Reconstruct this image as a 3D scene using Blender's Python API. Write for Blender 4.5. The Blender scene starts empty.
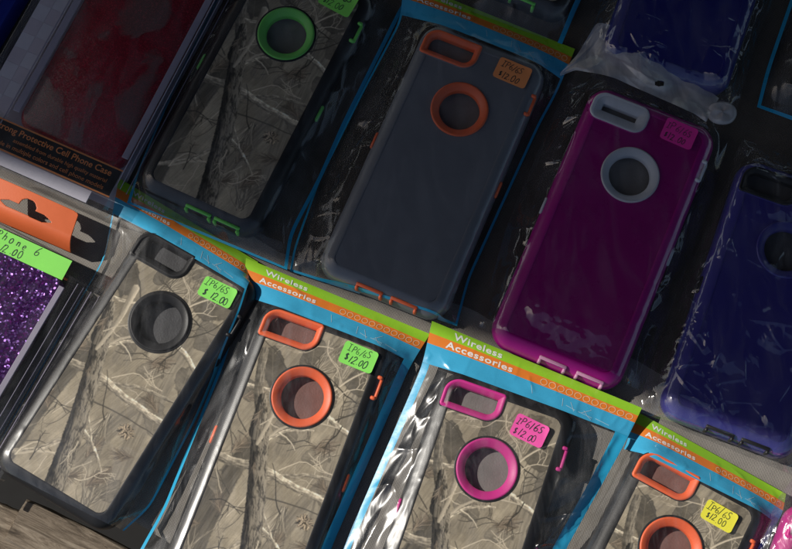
import bpy, bmesh, math, random
import numpy as np
from mathutils import Vector, Matrix

# ------------------------------------------------------------------ basics
random.seed(7)
RNG = np.random.default_rng(11)
SC = bpy.context.scene
COL = SC.collection
R = math.radians

TILT = R(14.5)
CAM = np.array([0.0, -0.1945, 0.752])
FOV = R(34.1)
TH = math.tan(FOV / 2)


def P(px, py, z=0.0):
    """a point of the table scene: pixel of the 792 x 549 photograph, height in mm -> x, y in mm"""
    rx = (px - 396) / 396 * TH
    ry = (274.5 - py) / 396 * TH
    d = np.array([rx, math.sin(TILT) + ry * math.cos(TILT), -math.cos(TILT) + ry * math.sin(TILT)])
    t = (z * 0.001 - CAM[2]) / d[2]
    p = (CAM + d * t) * 1000
    return np.array([p[0], p[1]])


def tag(o, label=None, cat=None, group=None, kind=None):
    if label: o['label'] = label
    if cat: o['category'] = cat
    if group: o['group'] = group
    if kind: o['kind'] = kind
    return o


def empty(name, loc_mm, rz=0.0):
    o = bpy.data.objects.new(name, None)
    COL.objects.link(o)
    o.empty_display_size = 0.01
    o.location = [c * 0.001 for c in loc_mm]
    o.rotation_euler = (0, 0, rz)
    return o


class MB:
    """collects vertices (mm) and faces of one mesh"""
    def __init__(self):
        self.v = []; self.f = []; self.m = []

    def vert(self, p):
        self.v.append((float(p[0]), float(p[1]), float(p[2]))); return len(self.v) - 1

    def face(self, idx, m=0):
        self.f.append(tuple(idx)); self.m.append(m)

    def loops(self, loops, closed=True, cap0=False, cap1=False, m=0):
        ids = [[self.vert(p) for p in lp] for lp in loops]
        n = len(ids[0])
        for a, b in zip(ids[:-1], ids[1:]):
            for i in range(n if closed else n - 1):
                j = (i + 1) % n
                self.face((a[i], a[j], b[j], b[i]), m)
        if cap0: self.face(tuple(reversed(ids[0])), m)
        if cap1: self.face(tuple(ids[-1]), m)
        return ids

    def grid(self, pts, m=0, keep=None):
        """pts: array ny x nx x 3"""
        ny, nx = pts.shape[:2]
        base = len(self.v)
        self.v.extend(map(tuple, pts.reshape(-1, 3).tolist()))
        for j in range(ny - 1):
            for i in range(nx - 1):
                if keep is not None and not keep[j, i]: continue
                a = base + j * nx + i
                self.face((a, a + nx, a + nx + 1, a + 1), m if not callable(m) else m(j, i))

    def box(self, c, s, rz=0.0, m=0, bev=0.0):
        x, y, z = s[0] / 2, s[1] / 2, s[2] / 2
        b = min(bev, x * .9, y * .9, z * .9)
        ca, sa = math.cos(rz), math.sin(rz)
        def lp(ix, iz):
            hx, hy = x - ix, y - ix
            out = []
            for (sx, sy) in ((1, 1), (-1, 1), (-1, -1), (1, -1)):
                k = min(b * .9, hx * .6, hy * .6)
                pts = ((hx, hy - k), (hx - k, hy)) if sx * sy > 0 else ((hx - k, hy), (hx, hy - k))
                for (qx, qy) in pts:
                    X, Y = sx * qx, sy * qy
                    out.append((c[0] + X * ca - Y * sa, c[1] + X * sa + Y * ca, c[2] + iz))
            return out
        if b > 0:
            self.loops([lp(b, -z), lp(0, -z + b), lp(0, z - b), lp(b, z)], True, True, True, m)
        else:
            q = [(c[0] + X * ca - Y * sa, c[1] + X * sa + Y * ca) for X, Y in ((x, y), (-x, y), (-x, -y), (x, -y))]
            self.loops([[(a, b2, c[2] - z) for a, b2 in q], [(a, b2, c[2] + z) for a, b2 in q]], True, True, True, m)

    def ribbon(self, pts, w, z, m=0, fn=None, lift=0.0):
        pts = [np.array(p, float) for p in pts]
        L = []; Rr = []
        n = len(pts)
        for i in range(n):
            d = pts[min(i + 1, n - 1)] - pts[max(i - 1, 0)]
            l = np.hypot(*d)
            d = d / l if l > 1e-9 else np.array([1., 0])
            nrm = np.array([-d[1], d[0]]) * w / 2
            for S, q in ((L, pts[i] + nrm), (Rr, pts[i] - nrm)):
                S.append(self.vert(fn(q[0], q[1], lift) if fn else (q[0], q[1], z)))
        for i in range(n - 1):
            self.face((Rr[i], Rr[i + 1], L[i + 1], L[i]), m)

    def build(self, name, mats, parent=None, smooth=True, auto=None):
        me = bpy.data.meshes.new(name)
        me.from_pydata([(x * .001, y * .001, z * .001) for x, y, z in self.v], [], self.f)
        if not isinstance(mats, (list, tuple)): mats = [mats]
        for mt in mats: me.materials.append(mt)
        me.polygons.foreach_set('material_index', self.m)
        bm = bmesh.new(); bm.from_mesh(me)
        bmesh.ops.recalc_face_normals(bm, faces=bm.faces)
        bm.to_mesh(me); bm.free()
        if smooth:
            me.polygons.foreach_set('use_smooth', [True] * len(me.polygons))
            if auto: me.set_sharp_from_angle(angle=R(auto))
        me.update()
        o = bpy.data.objects.new(name, me)
        COL.objects.link(o)
        if parent: o.parent = parent
        return o


# ------------------------------------------------------------------ materials
def new_mat(name):
    m = bpy.data.materials.new(name); m.use_nodes = True
    nt = m.node_tree
    for n in list(nt.nodes): nt.nodes.remove(n)
    out = nt.nodes.new('ShaderNodeOutputMaterial')
    return m, nt, out


def N(nt, typ, **kw):
    n = nt.nodes.new(typ)
    for k, v in kw.items():
        if k in n.inputs: n.inputs[k].default_value = v
        else: setattr(n, k, v)
    return n


def lin(c):
    return tuple(((x / 255) / 12.92 if x / 255 <= .04045 else ((x / 255 + .055) / 1.055) ** 2.4) for x in c)


def mat_plastic(name, col, rough=.4, var=.12, bump=.02, bscale=900, coat=0.0, spec=.5, sub=0.0):
    m, nt, out = new_mat(name)
    b = N(nt, 'ShaderNodeBsdfPrincipled')
    b.inputs['Roughness'].default_value = rough
    b.inputs['Coat Weight'].default_value = coat
    b.inputs['Coat Roughness'].default_value = .08
    b.inputs['Specular IOR Level'].default_value = spec
    if sub:
        b.inputs['Subsurface Weight'].default_value = sub
        b.inputs['Subsurface Radius'].default_value = (.002, .001, .001)
        b.inputs['Subsurface Scale'].default_value = .5
    tc = N(nt, 'ShaderNodeTexCoord')
    nz = N(nt, 'ShaderNodeTexNoise', Scale=60.0, Detail=6.0, Roughness=.65)
    nt.links.new(tc.outputs['Object'], nz.inputs['Vector'])
    mx = N(nt, 'ShaderNodeMix', data_type='RGBA')
    mx.inputs[6].default_value = tuple(c * (1 - var) for c in col) + (1,)
    mx.inputs[7].default_value = tuple(min(1, c * (1 + var)) for c in col) + (1,)
    nt.links.new(nz.outputs['Fac'], mx.inputs[0])
    nt.links.new(mx.outputs[2], b.inputs['Base Color'])
    mr = N(nt, 'ShaderNodeMapRange')
    mr.inputs['To Min'].default_value = max(.02, rough - .1); mr.inputs['To Max'].default_value = min(1, rough + .12)
    nt.links.new(nz.outputs['Fac'], mr.inputs['Value'])
    nt.links.new(mr.outputs[0], b.inputs['Roughness'])
    if bump:
        n2 = N(nt, 'ShaderNodeTexNoise', Scale=float(bscale), Detail=4.0)
        nt.links.new(tc.outputs['Object'], n2.inputs['Vector'])
        bp = N(nt, 'ShaderNodeBump', Strength=bump * 10, Distance=.0002)
        nt.links.new(n2.outputs['Fac'], bp.inputs['Height'])
        nt.links.new(bp.outputs[0], b.inputs['Normal'])
    nt.links.new(b.outputs[0], out.inputs[0])
    return m


def mat_film(name, tint=(1, 1, 1), haze=.02, rough=.06, bump=.35, scale=130, gain=1.7, stretch=(1, .35, 1), hazecol=(.8, .8, .82), rough2=.24, crease=.35, dist=.002):
    """thin clear plastic: see-through, glossy by fresnel, a little milky, crinkled"""
    m, nt, out = new_mat(name)
    tc = N(nt, 'ShaderNodeTexCoord')
    mp = N(nt, 'ShaderNodeMapping'); mp.inputs['Scale'].default_value = stretch
    mp.inputs['Rotation'].default_value = (0, 0, R(25))
    nt.links.new(tc.outputs['Object'], mp.inputs['Vector'])
    n1 = N(nt, 'ShaderNodeTexNoise', Scale=float(scale), Detail=3.0, Roughness=.5, Distortion=1.2)
    nt.links.new(mp.outputs[0], n1.inputs['Vector'])
    # crumple: voronoi creases
    vo = N(nt, 'ShaderNodeTexVoronoi', Scale=float(scale * .5)); vo.feature = 'DISTANCE_TO_EDGE'
    nt.links.new(mp.outputs[0], vo.inputs['Vector'])
    ad = N(nt, 'ShaderNodeMath', operation='MULTIPLY_ADD'); ad.inputs[1].default_value = crease
    nt.links.new(vo.outputs['Distance'], ad.inputs[0]); nt.links.new(n1.outputs['Fac'], ad.inputs[2])
    bp = N(nt, 'ShaderNodeBump', Strength=bump, Distance=dist)
    nt.links.new(ad.outputs[0], bp.inputs['Height'])
    lw = N(nt, 'ShaderNodeLayerWeight', Blend=.5)
    nt.links.new(bp.outputs[0], lw.inputs['Normal'])
    pw = N(nt, 'ShaderNodeMath', operation='POWER'); pw.inputs[1].default_value = 4.0
    nt.links.new(lw.outputs['Facing'], pw.inputs[0])
    mu = N(nt, 'ShaderNodeMath', operation='MULTIPLY_ADD', use_clamp=True)
    mu.inputs[1].default_value = .6; mu.inputs[2].default_value = .045 * gain
    nt.links.new(pw.outputs[0], mu.inputs[0])
    tr = N(nt, 'ShaderNodeBsdfTransparent'); tr.inputs['Color'].default_value = tuple(t * .97 for t in tint) + (1,)
    g1 = N(nt, 'ShaderNodeBsdfGlossy', Roughness=rough); g1.inputs['Color'].default_value = (1, 1, 1, 1)
    g2 = N(nt, 'ShaderNodeBsdfGlossy', Roughness=rough2); g2.inputs['Color'].default_value = (1, 1, 1, 1)
    nt.links.new(bp.outputs[0], g1.inputs['Normal']); nt.links.new(bp.outputs[0], g2.inputs['Normal'])
    gl = N(nt, 'ShaderNodeMixShader'); gl.inputs[0].default_value = .55
    nt.links.new(g1.outputs[0], gl.inputs[1]); nt.links.new(g2.outputs[0], gl.inputs[2])
    df = N(nt, 'ShaderNodeBsdfDiffuse'); df.inputs['Color'].default_value = hazecol + (1,)
    nt.links.new(bp.outputs[0], df.inputs['Normal'])
    m1 = N(nt, 'ShaderNodeMixShader')
    # the film clings in patches and is a little milky between them
    mp2 = N(nt, 'ShaderNodeMapping'); mp2.inputs['Scale'].default_value = (1, .28, 1); mp2.inputs['Rotation'].default_value = (0, 0, R(24))
    nt.links.new(tc.outputs['Object'], mp2.inputs['Vector'])
    n3 = N(nt, 'ShaderNodeTexNoise', Scale=70.0, Detail=5.0, Roughness=.6, Distortion=1.5)
    nt.links.new(mp2.outputs[0], n3.inputs['Vector'])
    hz = N(nt, 'ShaderNodeMapRange'); hz.inputs['From Min'].default_value = .42; hz.inputs['From Max'].default_value = .68
    hz.inputs['To Min'].default_value = haze * (.9 if haze > .3 else .5); hz.inputs['To Max'].default_value = haze * 1.25 if haze > .3 else haze + .045
    nt.links.new(n3.outputs['Fac'], hz.inputs['Value']); nt.links.new(hz.outputs[0], m1.inputs[0])
    nt.links.new(tr.outputs[0], m1.inputs[1]); nt.links.new(df.outputs[0], m1.inputs[2])
    m2 = N(nt, 'ShaderNodeMixShader')
    nt.links.new(mu.outputs[0], m2.inputs[0]); nt.links.new(m1.outputs[0], m2.inputs[1]); nt.links.new(gl.outputs[0], m2.inputs[2])
    nt.links.new(m2.outputs[0], out.inputs[0])
    return m


def mat_print(name, col, rough=.28):
    return mat_plastic(name, col, rough, var=.06, bump=.05, bscale=160, coat=.5)


def mat_glitter(name, dark, bright, scale=1500, spread=.9, metal=.45):
    m, nt, out = new_mat(name)
    tc = N(nt, 'ShaderNodeTexCoord')
    vo = N(nt, 'ShaderNodeTexVoronoi', Scale=float(scale))
    nt.links.new(tc.outputs['Object'], vo.inputs['Vector'])
    geo = N(nt, 'ShaderNodeNewGeometry')
    sub = N(nt, 'ShaderNodeVectorMath', operation='SUBTRACT'); sub.inputs[1].default_value = (.5, .5, .5)
    nt.links.new(vo.outputs['Color'], sub.inputs[0])
    scl = N(nt, 'ShaderNodeVectorMath', operation='SCALE'); scl.inputs['Scale'].default_value = spread
    nt.links.new(sub.outputs[0], scl.inputs[0])
    add = N(nt, 'ShaderNodeVectorMath', operation='ADD')
    nt.links.new(geo.outputs['Normal'], add.inputs[0]); nt.links.new(scl.outputs[0], add.inputs[1])
    nr = N(nt, 'ShaderNodeVectorMath', operation='NORMALIZE'); nt.links.new(add.outputs[0], nr.inputs[0])
    sep = N(nt, 'ShaderNodeSeparateColor'); nt.links.new(vo.outputs['Color'], sep.inputs[0])
    pw = N(nt, 'ShaderNodeMath', operation='POWER'); pw.inputs[1].default_value = 5.0
    nt.links.new(sep.outputs[0], pw.inputs[0])
    mx = N(nt, 'ShaderNodeMix', data_type='RGBA')
    mx.inputs[6].default_value = dark + (1,); mx.inputs[7].default_value = bright + (1,)
    nt.links.new(pw.outputs[0], mx.inputs[0])
    b = N(nt, 'ShaderNodeBsdfPrincipled', Roughness=.3, Metallic=metal)
    nt.links.new(mx.outputs[2], b.inputs['Base Color']); nt.links.new(nr.outputs[0], b.inputs['Normal'])
    nt.links.new(b.outputs[0], out.inputs[0])
    return m


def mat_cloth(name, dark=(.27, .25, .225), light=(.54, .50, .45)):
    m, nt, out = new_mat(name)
    tc = N(nt, 'ShaderNodeTexCoord')
    mp = N(nt, 'ShaderNodeMapping'); mp.inputs['Rotation'].default_value = (0, 0, R(-24))
    nt.links.new(tc.outputs['Object'], mp.inputs['Vector'])
    nw = N(nt, 'ShaderNodeTexNoise', Scale=120.0, Detail=2.0)
    nt.links.new(tc.outputs['Object'], nw.inputs['Vector'])
    wm = N(nt, 'ShaderNodeMix', data_type='VECTOR'); wm.inputs[0].default_value = .0006
    nt.links.new(mp.outputs[0], wm.inputs[4]); nt.links.new(nw.outputs['Color'], wm.inputs[5])
    sx = N(nt, 'ShaderNodeSeparateXYZ'); nt.links.new(wm.outputs[1], sx.inputs[0])
    hs = []
    for k in (0, 1):
        mu = N(nt, 'ShaderNodeMath', operation='MULTIPLY'); mu.inputs[1].default_value = 2 * math.pi / .00125
        nt.links.new(sx.outputs[k], mu.inputs[0])
        sn = N(nt, 'ShaderNodeMath', operation='SINE'); nt.links.new(mu.outputs[0], sn.inputs[0])
        hs.append(sn)
    pr = N(nt, 'ShaderNodeMath', operation='MULTIPLY')
    nt.links.new(hs[0].outputs[0], pr.inputs[0]); nt.links.new(hs[1].outputs[0], pr.inputs[1])
    mr = N(nt, 'ShaderNodeMapRange'); mr.inputs['From Min'].default_value = -.8; mr.inputs['From Max'].default_value = .6
    nt.links.new(pr.outputs[0], mr.inputs['Value'])
    nz = N(nt, 'ShaderNodeTexNoise', Scale=25.0, Detail=8.0, Roughness=.7)
    nt.links.new(tc.outputs['Object'], nz.inputs['Vector'])
    mx = N(nt, 'ShaderNodeMix', data_type='RGBA')
    mx.inputs[6].default_value = dark + (1,); mx.inputs[7].default_value = light + (1,)
    nt.links.new(mr.outputs[0], mx.inputs[0])
    m3 = N(nt, 'ShaderNodeMix', data_type='RGBA', blend_type='MULTIPLY'); m3.inputs[0].default_value = .75
    nt.links.new(mx.outputs[2], m3.inputs[6]); nt.links.new(nz.outputs['Fac'], m3.inputs[7])
    b = N(nt, 'ShaderNodeBsdfPrincipled', Roughness=.85)
    b.inputs['Specular IOR Level'].default_value = .2
    nt.links.new(m3.outputs[2], b.inputs['Base Color'])
    bp = N(nt, 'ShaderNodeBump', Strength=.6, Distance=.0004)
    nt.links.new(mr.outputs[0], bp.inputs['Height']); nt.links.new(bp.outputs[0], b.inputs['Normal'])
    nt.links.new(b.outputs[0], out.inputs[0])
    return m


def mat_wood(name):
    m, nt, out = new_mat(name)
    tc = N(nt, 'ShaderNodeTexCoord')
    mp = N(nt, 'ShaderNodeMapping'); mp.inputs['Scale'].default_value = (7, 70, 70)
    nt.links.new(tc.outputs['Object'], mp.inputs['Vector'])
    nz = N(nt, 'ShaderNodeTexNoise', Scale=4.0, Detail=10.0, Roughness=.74, Distortion=1.2)
    nt.links.new(mp.outputs[0], nz.inputs['Vector'])
    rp = N(nt, 'ShaderNodeValToRGB')
    e = rp.color_ramp.elements
    e[0].position = .34; e[0].color = (.05, .036, .024, 1)
    e[1].position = .66; e[1].color = (.40, .33, .25, 1)
    k = e.new(.48); k.color = (.20, .155, .11, 1)
    nt.links.new(nz.outputs['Fac'], rp.inputs[0])
    b = N(nt, 'ShaderNodeBsdfPrincipled', Roughness=.85)
    nt.links.new(rp.outputs[0], b.inputs['Base Color'])
    bp = N(nt, 'ShaderNodeBump', Strength=.9, Distance=.0015)
    nt.links.new(nz.outputs['Fac'], bp.inputs['Height']); nt.links.new(bp.outputs[0], b.inputs['Normal'])
    nt.links.new(b.outputs[0], out.inputs[0])
    return m


def mat_attr(name, rough=.42):
    m, nt, out = new_mat(name)
    a = N(nt, 'ShaderNodeAttribute'); a.attribute_name = 'print'
    b = N(nt, 'ShaderNodeBsdfPrincipled', Roughness=rough)
    nt.links.new(a.outputs['Color'], b.inputs['Base Color'])
    tc = N(nt, 'ShaderNodeTexCoord')
    n2 = N(nt, 'ShaderNodeTexNoise', Scale=700.0, Detail=3.0)
    nt.links.new(tc.outputs['Object'], n2.inputs['Vector'])
    bp = N(nt, 'ShaderNodeBump', Strength=.12, Distance=.0002)
    nt.links.new(n2.outputs['Fac'], bp.inputs['Height']); nt.links.new(bp.outputs[0], b.inputs['Normal'])
    nt.links.new(b.outputs[0], out.inputs[0])
    return m


M = {}
M['black'] = mat_plastic('black_rubber', (.018, .018, .02), .44, spec=.38)
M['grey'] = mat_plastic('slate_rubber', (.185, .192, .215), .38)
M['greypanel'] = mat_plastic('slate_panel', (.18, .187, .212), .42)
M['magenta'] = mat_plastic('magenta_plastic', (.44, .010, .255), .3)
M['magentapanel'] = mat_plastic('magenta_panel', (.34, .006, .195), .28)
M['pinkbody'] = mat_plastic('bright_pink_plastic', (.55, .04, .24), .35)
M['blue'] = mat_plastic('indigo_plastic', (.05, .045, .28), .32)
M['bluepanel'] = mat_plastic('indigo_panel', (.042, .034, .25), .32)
M['navy'] = mat_plastic('navy_plastic', (.018, .02, .20), .3)
M['orange'] = mat_plastic('orange_silicone', (.85, .15, .055), .45)
M['pink'] = mat_plastic('pink_silicone', (.62, .035, .27), .45)
M['green'] = mat_plastic('green_silicone', (.17, .62, .12), .45)
M['white'] = mat_plastic('white_silicone', (.62, .63, .68), .5)
M['camo'] = mat_attr('printed_woodland')
M['palepink'] = mat_plastic('pale_pink_silicone', (.70, .33, .52), .45)
M['lining'] = mat_plastic('frosted_inner_sheet', (.23, .215, .205), .4, var=.4, bump=.08)
M['liningdark'] = mat_plastic('smoky_inner_sheet', (.085, .085, .09), .35, var=.3, bump=.08)
M['liningbounce'] = mat_plastic('frosted_sheet_orange_bounce', (.22, .125, .11), .4, var=.4, bump=.08)  # orange light bounced into the opening is put into the sheet's colour
M['film'] = mat_film('clear_bag_film', haze=.012, rough=.085, rough2=.22, bump=.14, scale=50, gain=1.05, crease=.2)
M['filmbright'] = mat_film('bright_clear_film', haze=.012, rough=.07, bump=.18, scale=50, gain=1.6, crease=.3)
M['filmloose'] = mat_film('loose_clear_film', haze=.012, bump=.12, scale=45, rough=.022, rough2=.12, gain=2.1)
M['crumple'] = mat_film('crumpled_clear_film', haze=.02, bump=.85, scale=38, rough=.035, gain=1.8, stretch=(1, .6, 1), crease=.3, dist=.0015, rough2=.10)
M['filmpurple'] = mat_film('purple_sheen_film', tint=(.95, .86, .97), haze=.04, bump=.7)
M['milky'] = mat_film('milky_film', haze=.46, bump=.2, scale=60, rough=.12, hazecol=(.88, .84, .86), gain=1.3)
M['hard'] = mat_film('hard_clear_plastic', haze=.02, bump=.03, scale=40, rough=.03, rough2=.12, gain=.95)
M['bandgreen'] = mat_print('header_green', (.30, .60, .035))
M['bandorange'] = mat_print('header_orange', (.78, .22, .035))
M['bandblue'] = mat_print('header_blue', (.055, .40, .66))
M['seam'] = mat_print('seam_blue', (.03, .38, .64))
M['ink_pale'] = mat_print('pale_print', (.82, .52, .30))
M['ink_bluish'] = mat_print('pale_blue_print', (.42, .62, .72))
M['ink_white'] = mat_print('white_print', (.80, .80, .78))
M['s_green'] = mat_plastic('green_sticker', (.26, .80, .12), .7, bump=.01)
M['s_pink'] = mat_plastic('pink_sticker', (.92, .10, .42), .7, bump=.01)
M['s_dpink'] = mat_plastic('deep_pink_sticker', (.85, .03, .36), .7, bump=.01)
M['s_orange'] = mat_plastic('orange_sticker', (.88, .30, .10), .7, bump=.01)
M['s_yellow'] = mat_plastic('yellow_sticker', (.86, .80, .06), .7, bump=.01)
M['ink'] = mat_plastic('dark_pen_ink', (.012, .03, .03), .6, bump=0)
M['cloth'] = mat_cloth('woven_cloth')
M['gapshade'] = mat_cloth('gap_shade_cloth', (.08, .066, .054), (.26, .22, .18))
M['wood'] = mat_wood('weathered_wood')
m_, nt_, out_ = new_mat('clinging_clear_sheet')  # grey reflection where the sheet clings, put into its colour in patches
tc_ = N(nt_, 'ShaderNodeTexCoord'); nz_ = N(nt_, 'ShaderNodeTexNoise', Scale=22.0, Detail=4.0, Distortion=.8); nt_.links.new(tc_.outputs['Object'], nz_.inputs['Vector'])
mr_ = N(nt_, 'ShaderNodeMapRange'); mr_.inputs['From Min'].default_value = .52; mr_.inputs['From Max'].default_value = .57; mr_.inputs['To Min'].default_value = .0; mr_.inputs['To Max'].default_value = .38
nt_.links.new(nz_.outputs['Fac'], mr_.inputs['Value'])
t_ = N(nt_, 'ShaderNodeBsdfTransparent'); d_ = N(nt_, 'ShaderNodeBsdfPrincipled', Roughness=.25); d_.inputs['Base Color'].default_value = (.22, .21, .20, 1)
x_ = N(nt_, 'ShaderNodeMixShader'); nt_.links.new(mr_.outputs[0], x_.inputs[0]); nt_.links.new(t_.outputs[0], x_.inputs[1]); nt_.links.new(d_.outputs[0], x_.inputs[2]); nt_.links.new(x_.outputs[0], out_.inputs[0])
M['cling'] = m_
M['redglitter'] = mat_glitter('red_glitter', (.20, .004, .016), (.70, .03, .07), 2200, .35, 0.0)
M['purpleglitter'] = mat_glitter('purple_glitter', (.03, .002, .075), (.50, .04, .62), 1000, 1.0, .6)
M['lavender'] = mat_plastic('lavender_frame', (.36, .33, .42), .4)
M['whitecard'] = mat_plastic('white_card', (.58, .56, .64), .6)
M['pinkcheck'] = mat_plastic('pink_grey_card', (.53, .48, .56), .6)
M['blackcard'] = mat_plastic('black_card', (.014, .013, .016), .45)
M['orangeprint'] = mat_plastic('orange_print', (.80, .28, .09), .5)
M['orangecard'] = mat_plastic('orange_card', (.74, .15, .045), .5, coat=.15)
M['bluecard'] = mat_plastic('deep_blue_card', (.012, .025, .25), .4)
M['canvas'] = mat_plastic('shade_caster_canvas', (.05, .055, .07), .9)
M['shadeground'] = mat_plastic('shade_dark_ground', (.011, .010, .009), .9, var=.4)  # ground colour lowered to near black for the shade beneath the table

# ------------------------------------------------------------------ printed woodland picture
CU0, CU1, CV0, CV1, CS = -46.0, 46.0, -122.0, 52.0, 0.25
cw = int((CU1 - CU0) / CS) + 1
ch = int((CV1 - CV0) / CS) + 1
CUU, CVV = np.meshgrid(np.linspace(CU0, CU1, cw), np.linspace(CV0, CV1, ch))


def vnoise(sx, sy, rot=0.0, seed=0, shape=None, uu=None, vv=None):
    uu = CUU if uu is None else uu; vv = CVV if vv is None else vv
    r = np.random.default_rng(abs(seed))
    g = r.random((256, 256))
    c, s = math.cos(rot), math.sin(rot)
    x = (uu * c + vv * s) / sx + 1000.3; y = (-uu * s + vv * c) / sy + 1000.7
    xi = np.floor(x).astype(int); yi = np.floor(y).astype(int)
    fx = x - xi; fy = y - yi
    fx = fx * fx * (3 - 2 * fx); fy = fy * fy * (3 - 2 * fy)
    a = g[yi % 256, xi % 256]; b = g[yi % 256, (xi + 1) % 256]
    c_ = g[(yi + 1) % 256, xi % 256]; d = g[(yi + 1) % 256, (xi + 1) % 256]
    return (a * (1 - fx) + b * fx) * (1 - fy) + (c_ * (1 - fx) + d * fx) * fy


def fbm(s, seed, oct=4, rot=0.0, asp=1.0):
    t = 0; w = 0
    for k in range(oct):
        a = .55 ** k
        t = t + a * vnoise(s / 2 ** k, s * asp / 2 ** k, rot, seed + k); w += a
    return t / w


def fbm_uv(u, v, s, seed):
    return (vnoise(s, s, .3, seed, uu=u, vv=v) + .5 * vnoise(s / 3, s / 3, .8, seed + 1, uu=u, vv=v) + .10 * vnoise(s / 8, s / 8, .1, seed + 2, uu=u, vv=v)) / 1.6


def crumple(A, B, seed, lam=(16, 44), slope=.2, n=7, bias=None):
    """folds of thin film: flat facets that meet in sharp creases (mm)"""
    r = np.random.default_rng(seed)
    h = np.zeros(A.shape)
    wa = A + 5 * (vnoise(26, 26, .2, seed + 1, uu=A, vv=B) - .5); wb = B + 5 * (vnoise(26, 26, .9, seed + 2, uu=A, vv=B) - .5)
    for k in range(n):
        an = r.uniform(0, math.pi) if bias is None else bias + r.normal(0, .45)
        l = r.uniform(*lam); ph = r.uniform(0, 10)
        t = (wa * math.cos(an) + wb * math.sin(an)) / l + ph
        tri = np.abs(t - np.floor(t) - .5)
        m = sm(vnoise(lam[1], lam[1], .5 * k, seed + 11 + k, uu=A, vv=B), .42, .62)
        h += tri * l * slope * r.uniform(.5, 1.1) * m
    return h - h.mean()


def creases(A, B, W, L, seed, n, long_, lmin=8, lmax=40, stars=4):
    """thin pinched folds: single ones (mostly lengthwise if long_) and stars of folds that meet in a point (mm)"""
    r = np.random.default_rng(seed)
    segs = []
    for k in range(n):
        a, b = r.uniform(0, W), r.uniform(0, L)
        an = math.pi / 2 + r.normal(0, .3) if r.random() < long_ else r.uniform(0, math.pi)
        lg = abs(math.cos(an)) < .6 and long_ > .6
        segs.append((a, b - (20 if lg else 0), an, r.uniform(lmin, lmax) * (2.4 if lg else 1), r.uniform(.25, .8), r.uniform(.5, .9) * (1.5 if lg else 1)))
    for k in range(stars):
        a, b = r.uniform(.1 * W, .9 * W), r.uniform(.1 * L, .95 * L)
        for q in range(r.integers(4, 8)):
            segs.append((a, b, r.uniform(0, 2 * math.pi), r.uniform(6, 22), r.uniform(.3, .8), r.uniform(.5, .9)))
    h = np.zeros(A.shape)
    for a, b, an, l, am, w in segs:
        x = (A - a) * math.cos(an) + (B - b) * math.sin(an); y = -(A - a) * math.sin(an) + (B - b) * math.cos(an)
        y = y + .06 * l * np.sin(x / l * 5 + a) * .6
        t = x / l
        m = np.where((t > 0) & (t < 1), np.sin(np.pi * np.clip(t, 0, 1)) ** .6, 0)
        # one steep flank and one long shallow flank
        h += am * m * np.where(y > 0, np.exp(-y / (w * 3.2)), np.exp(y / w))
    return h


def sm(x, a, b):
    t = np.clip((x - a) / (b - a), 0, 1)
    return t * t * (3 - 2 * t)


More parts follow.
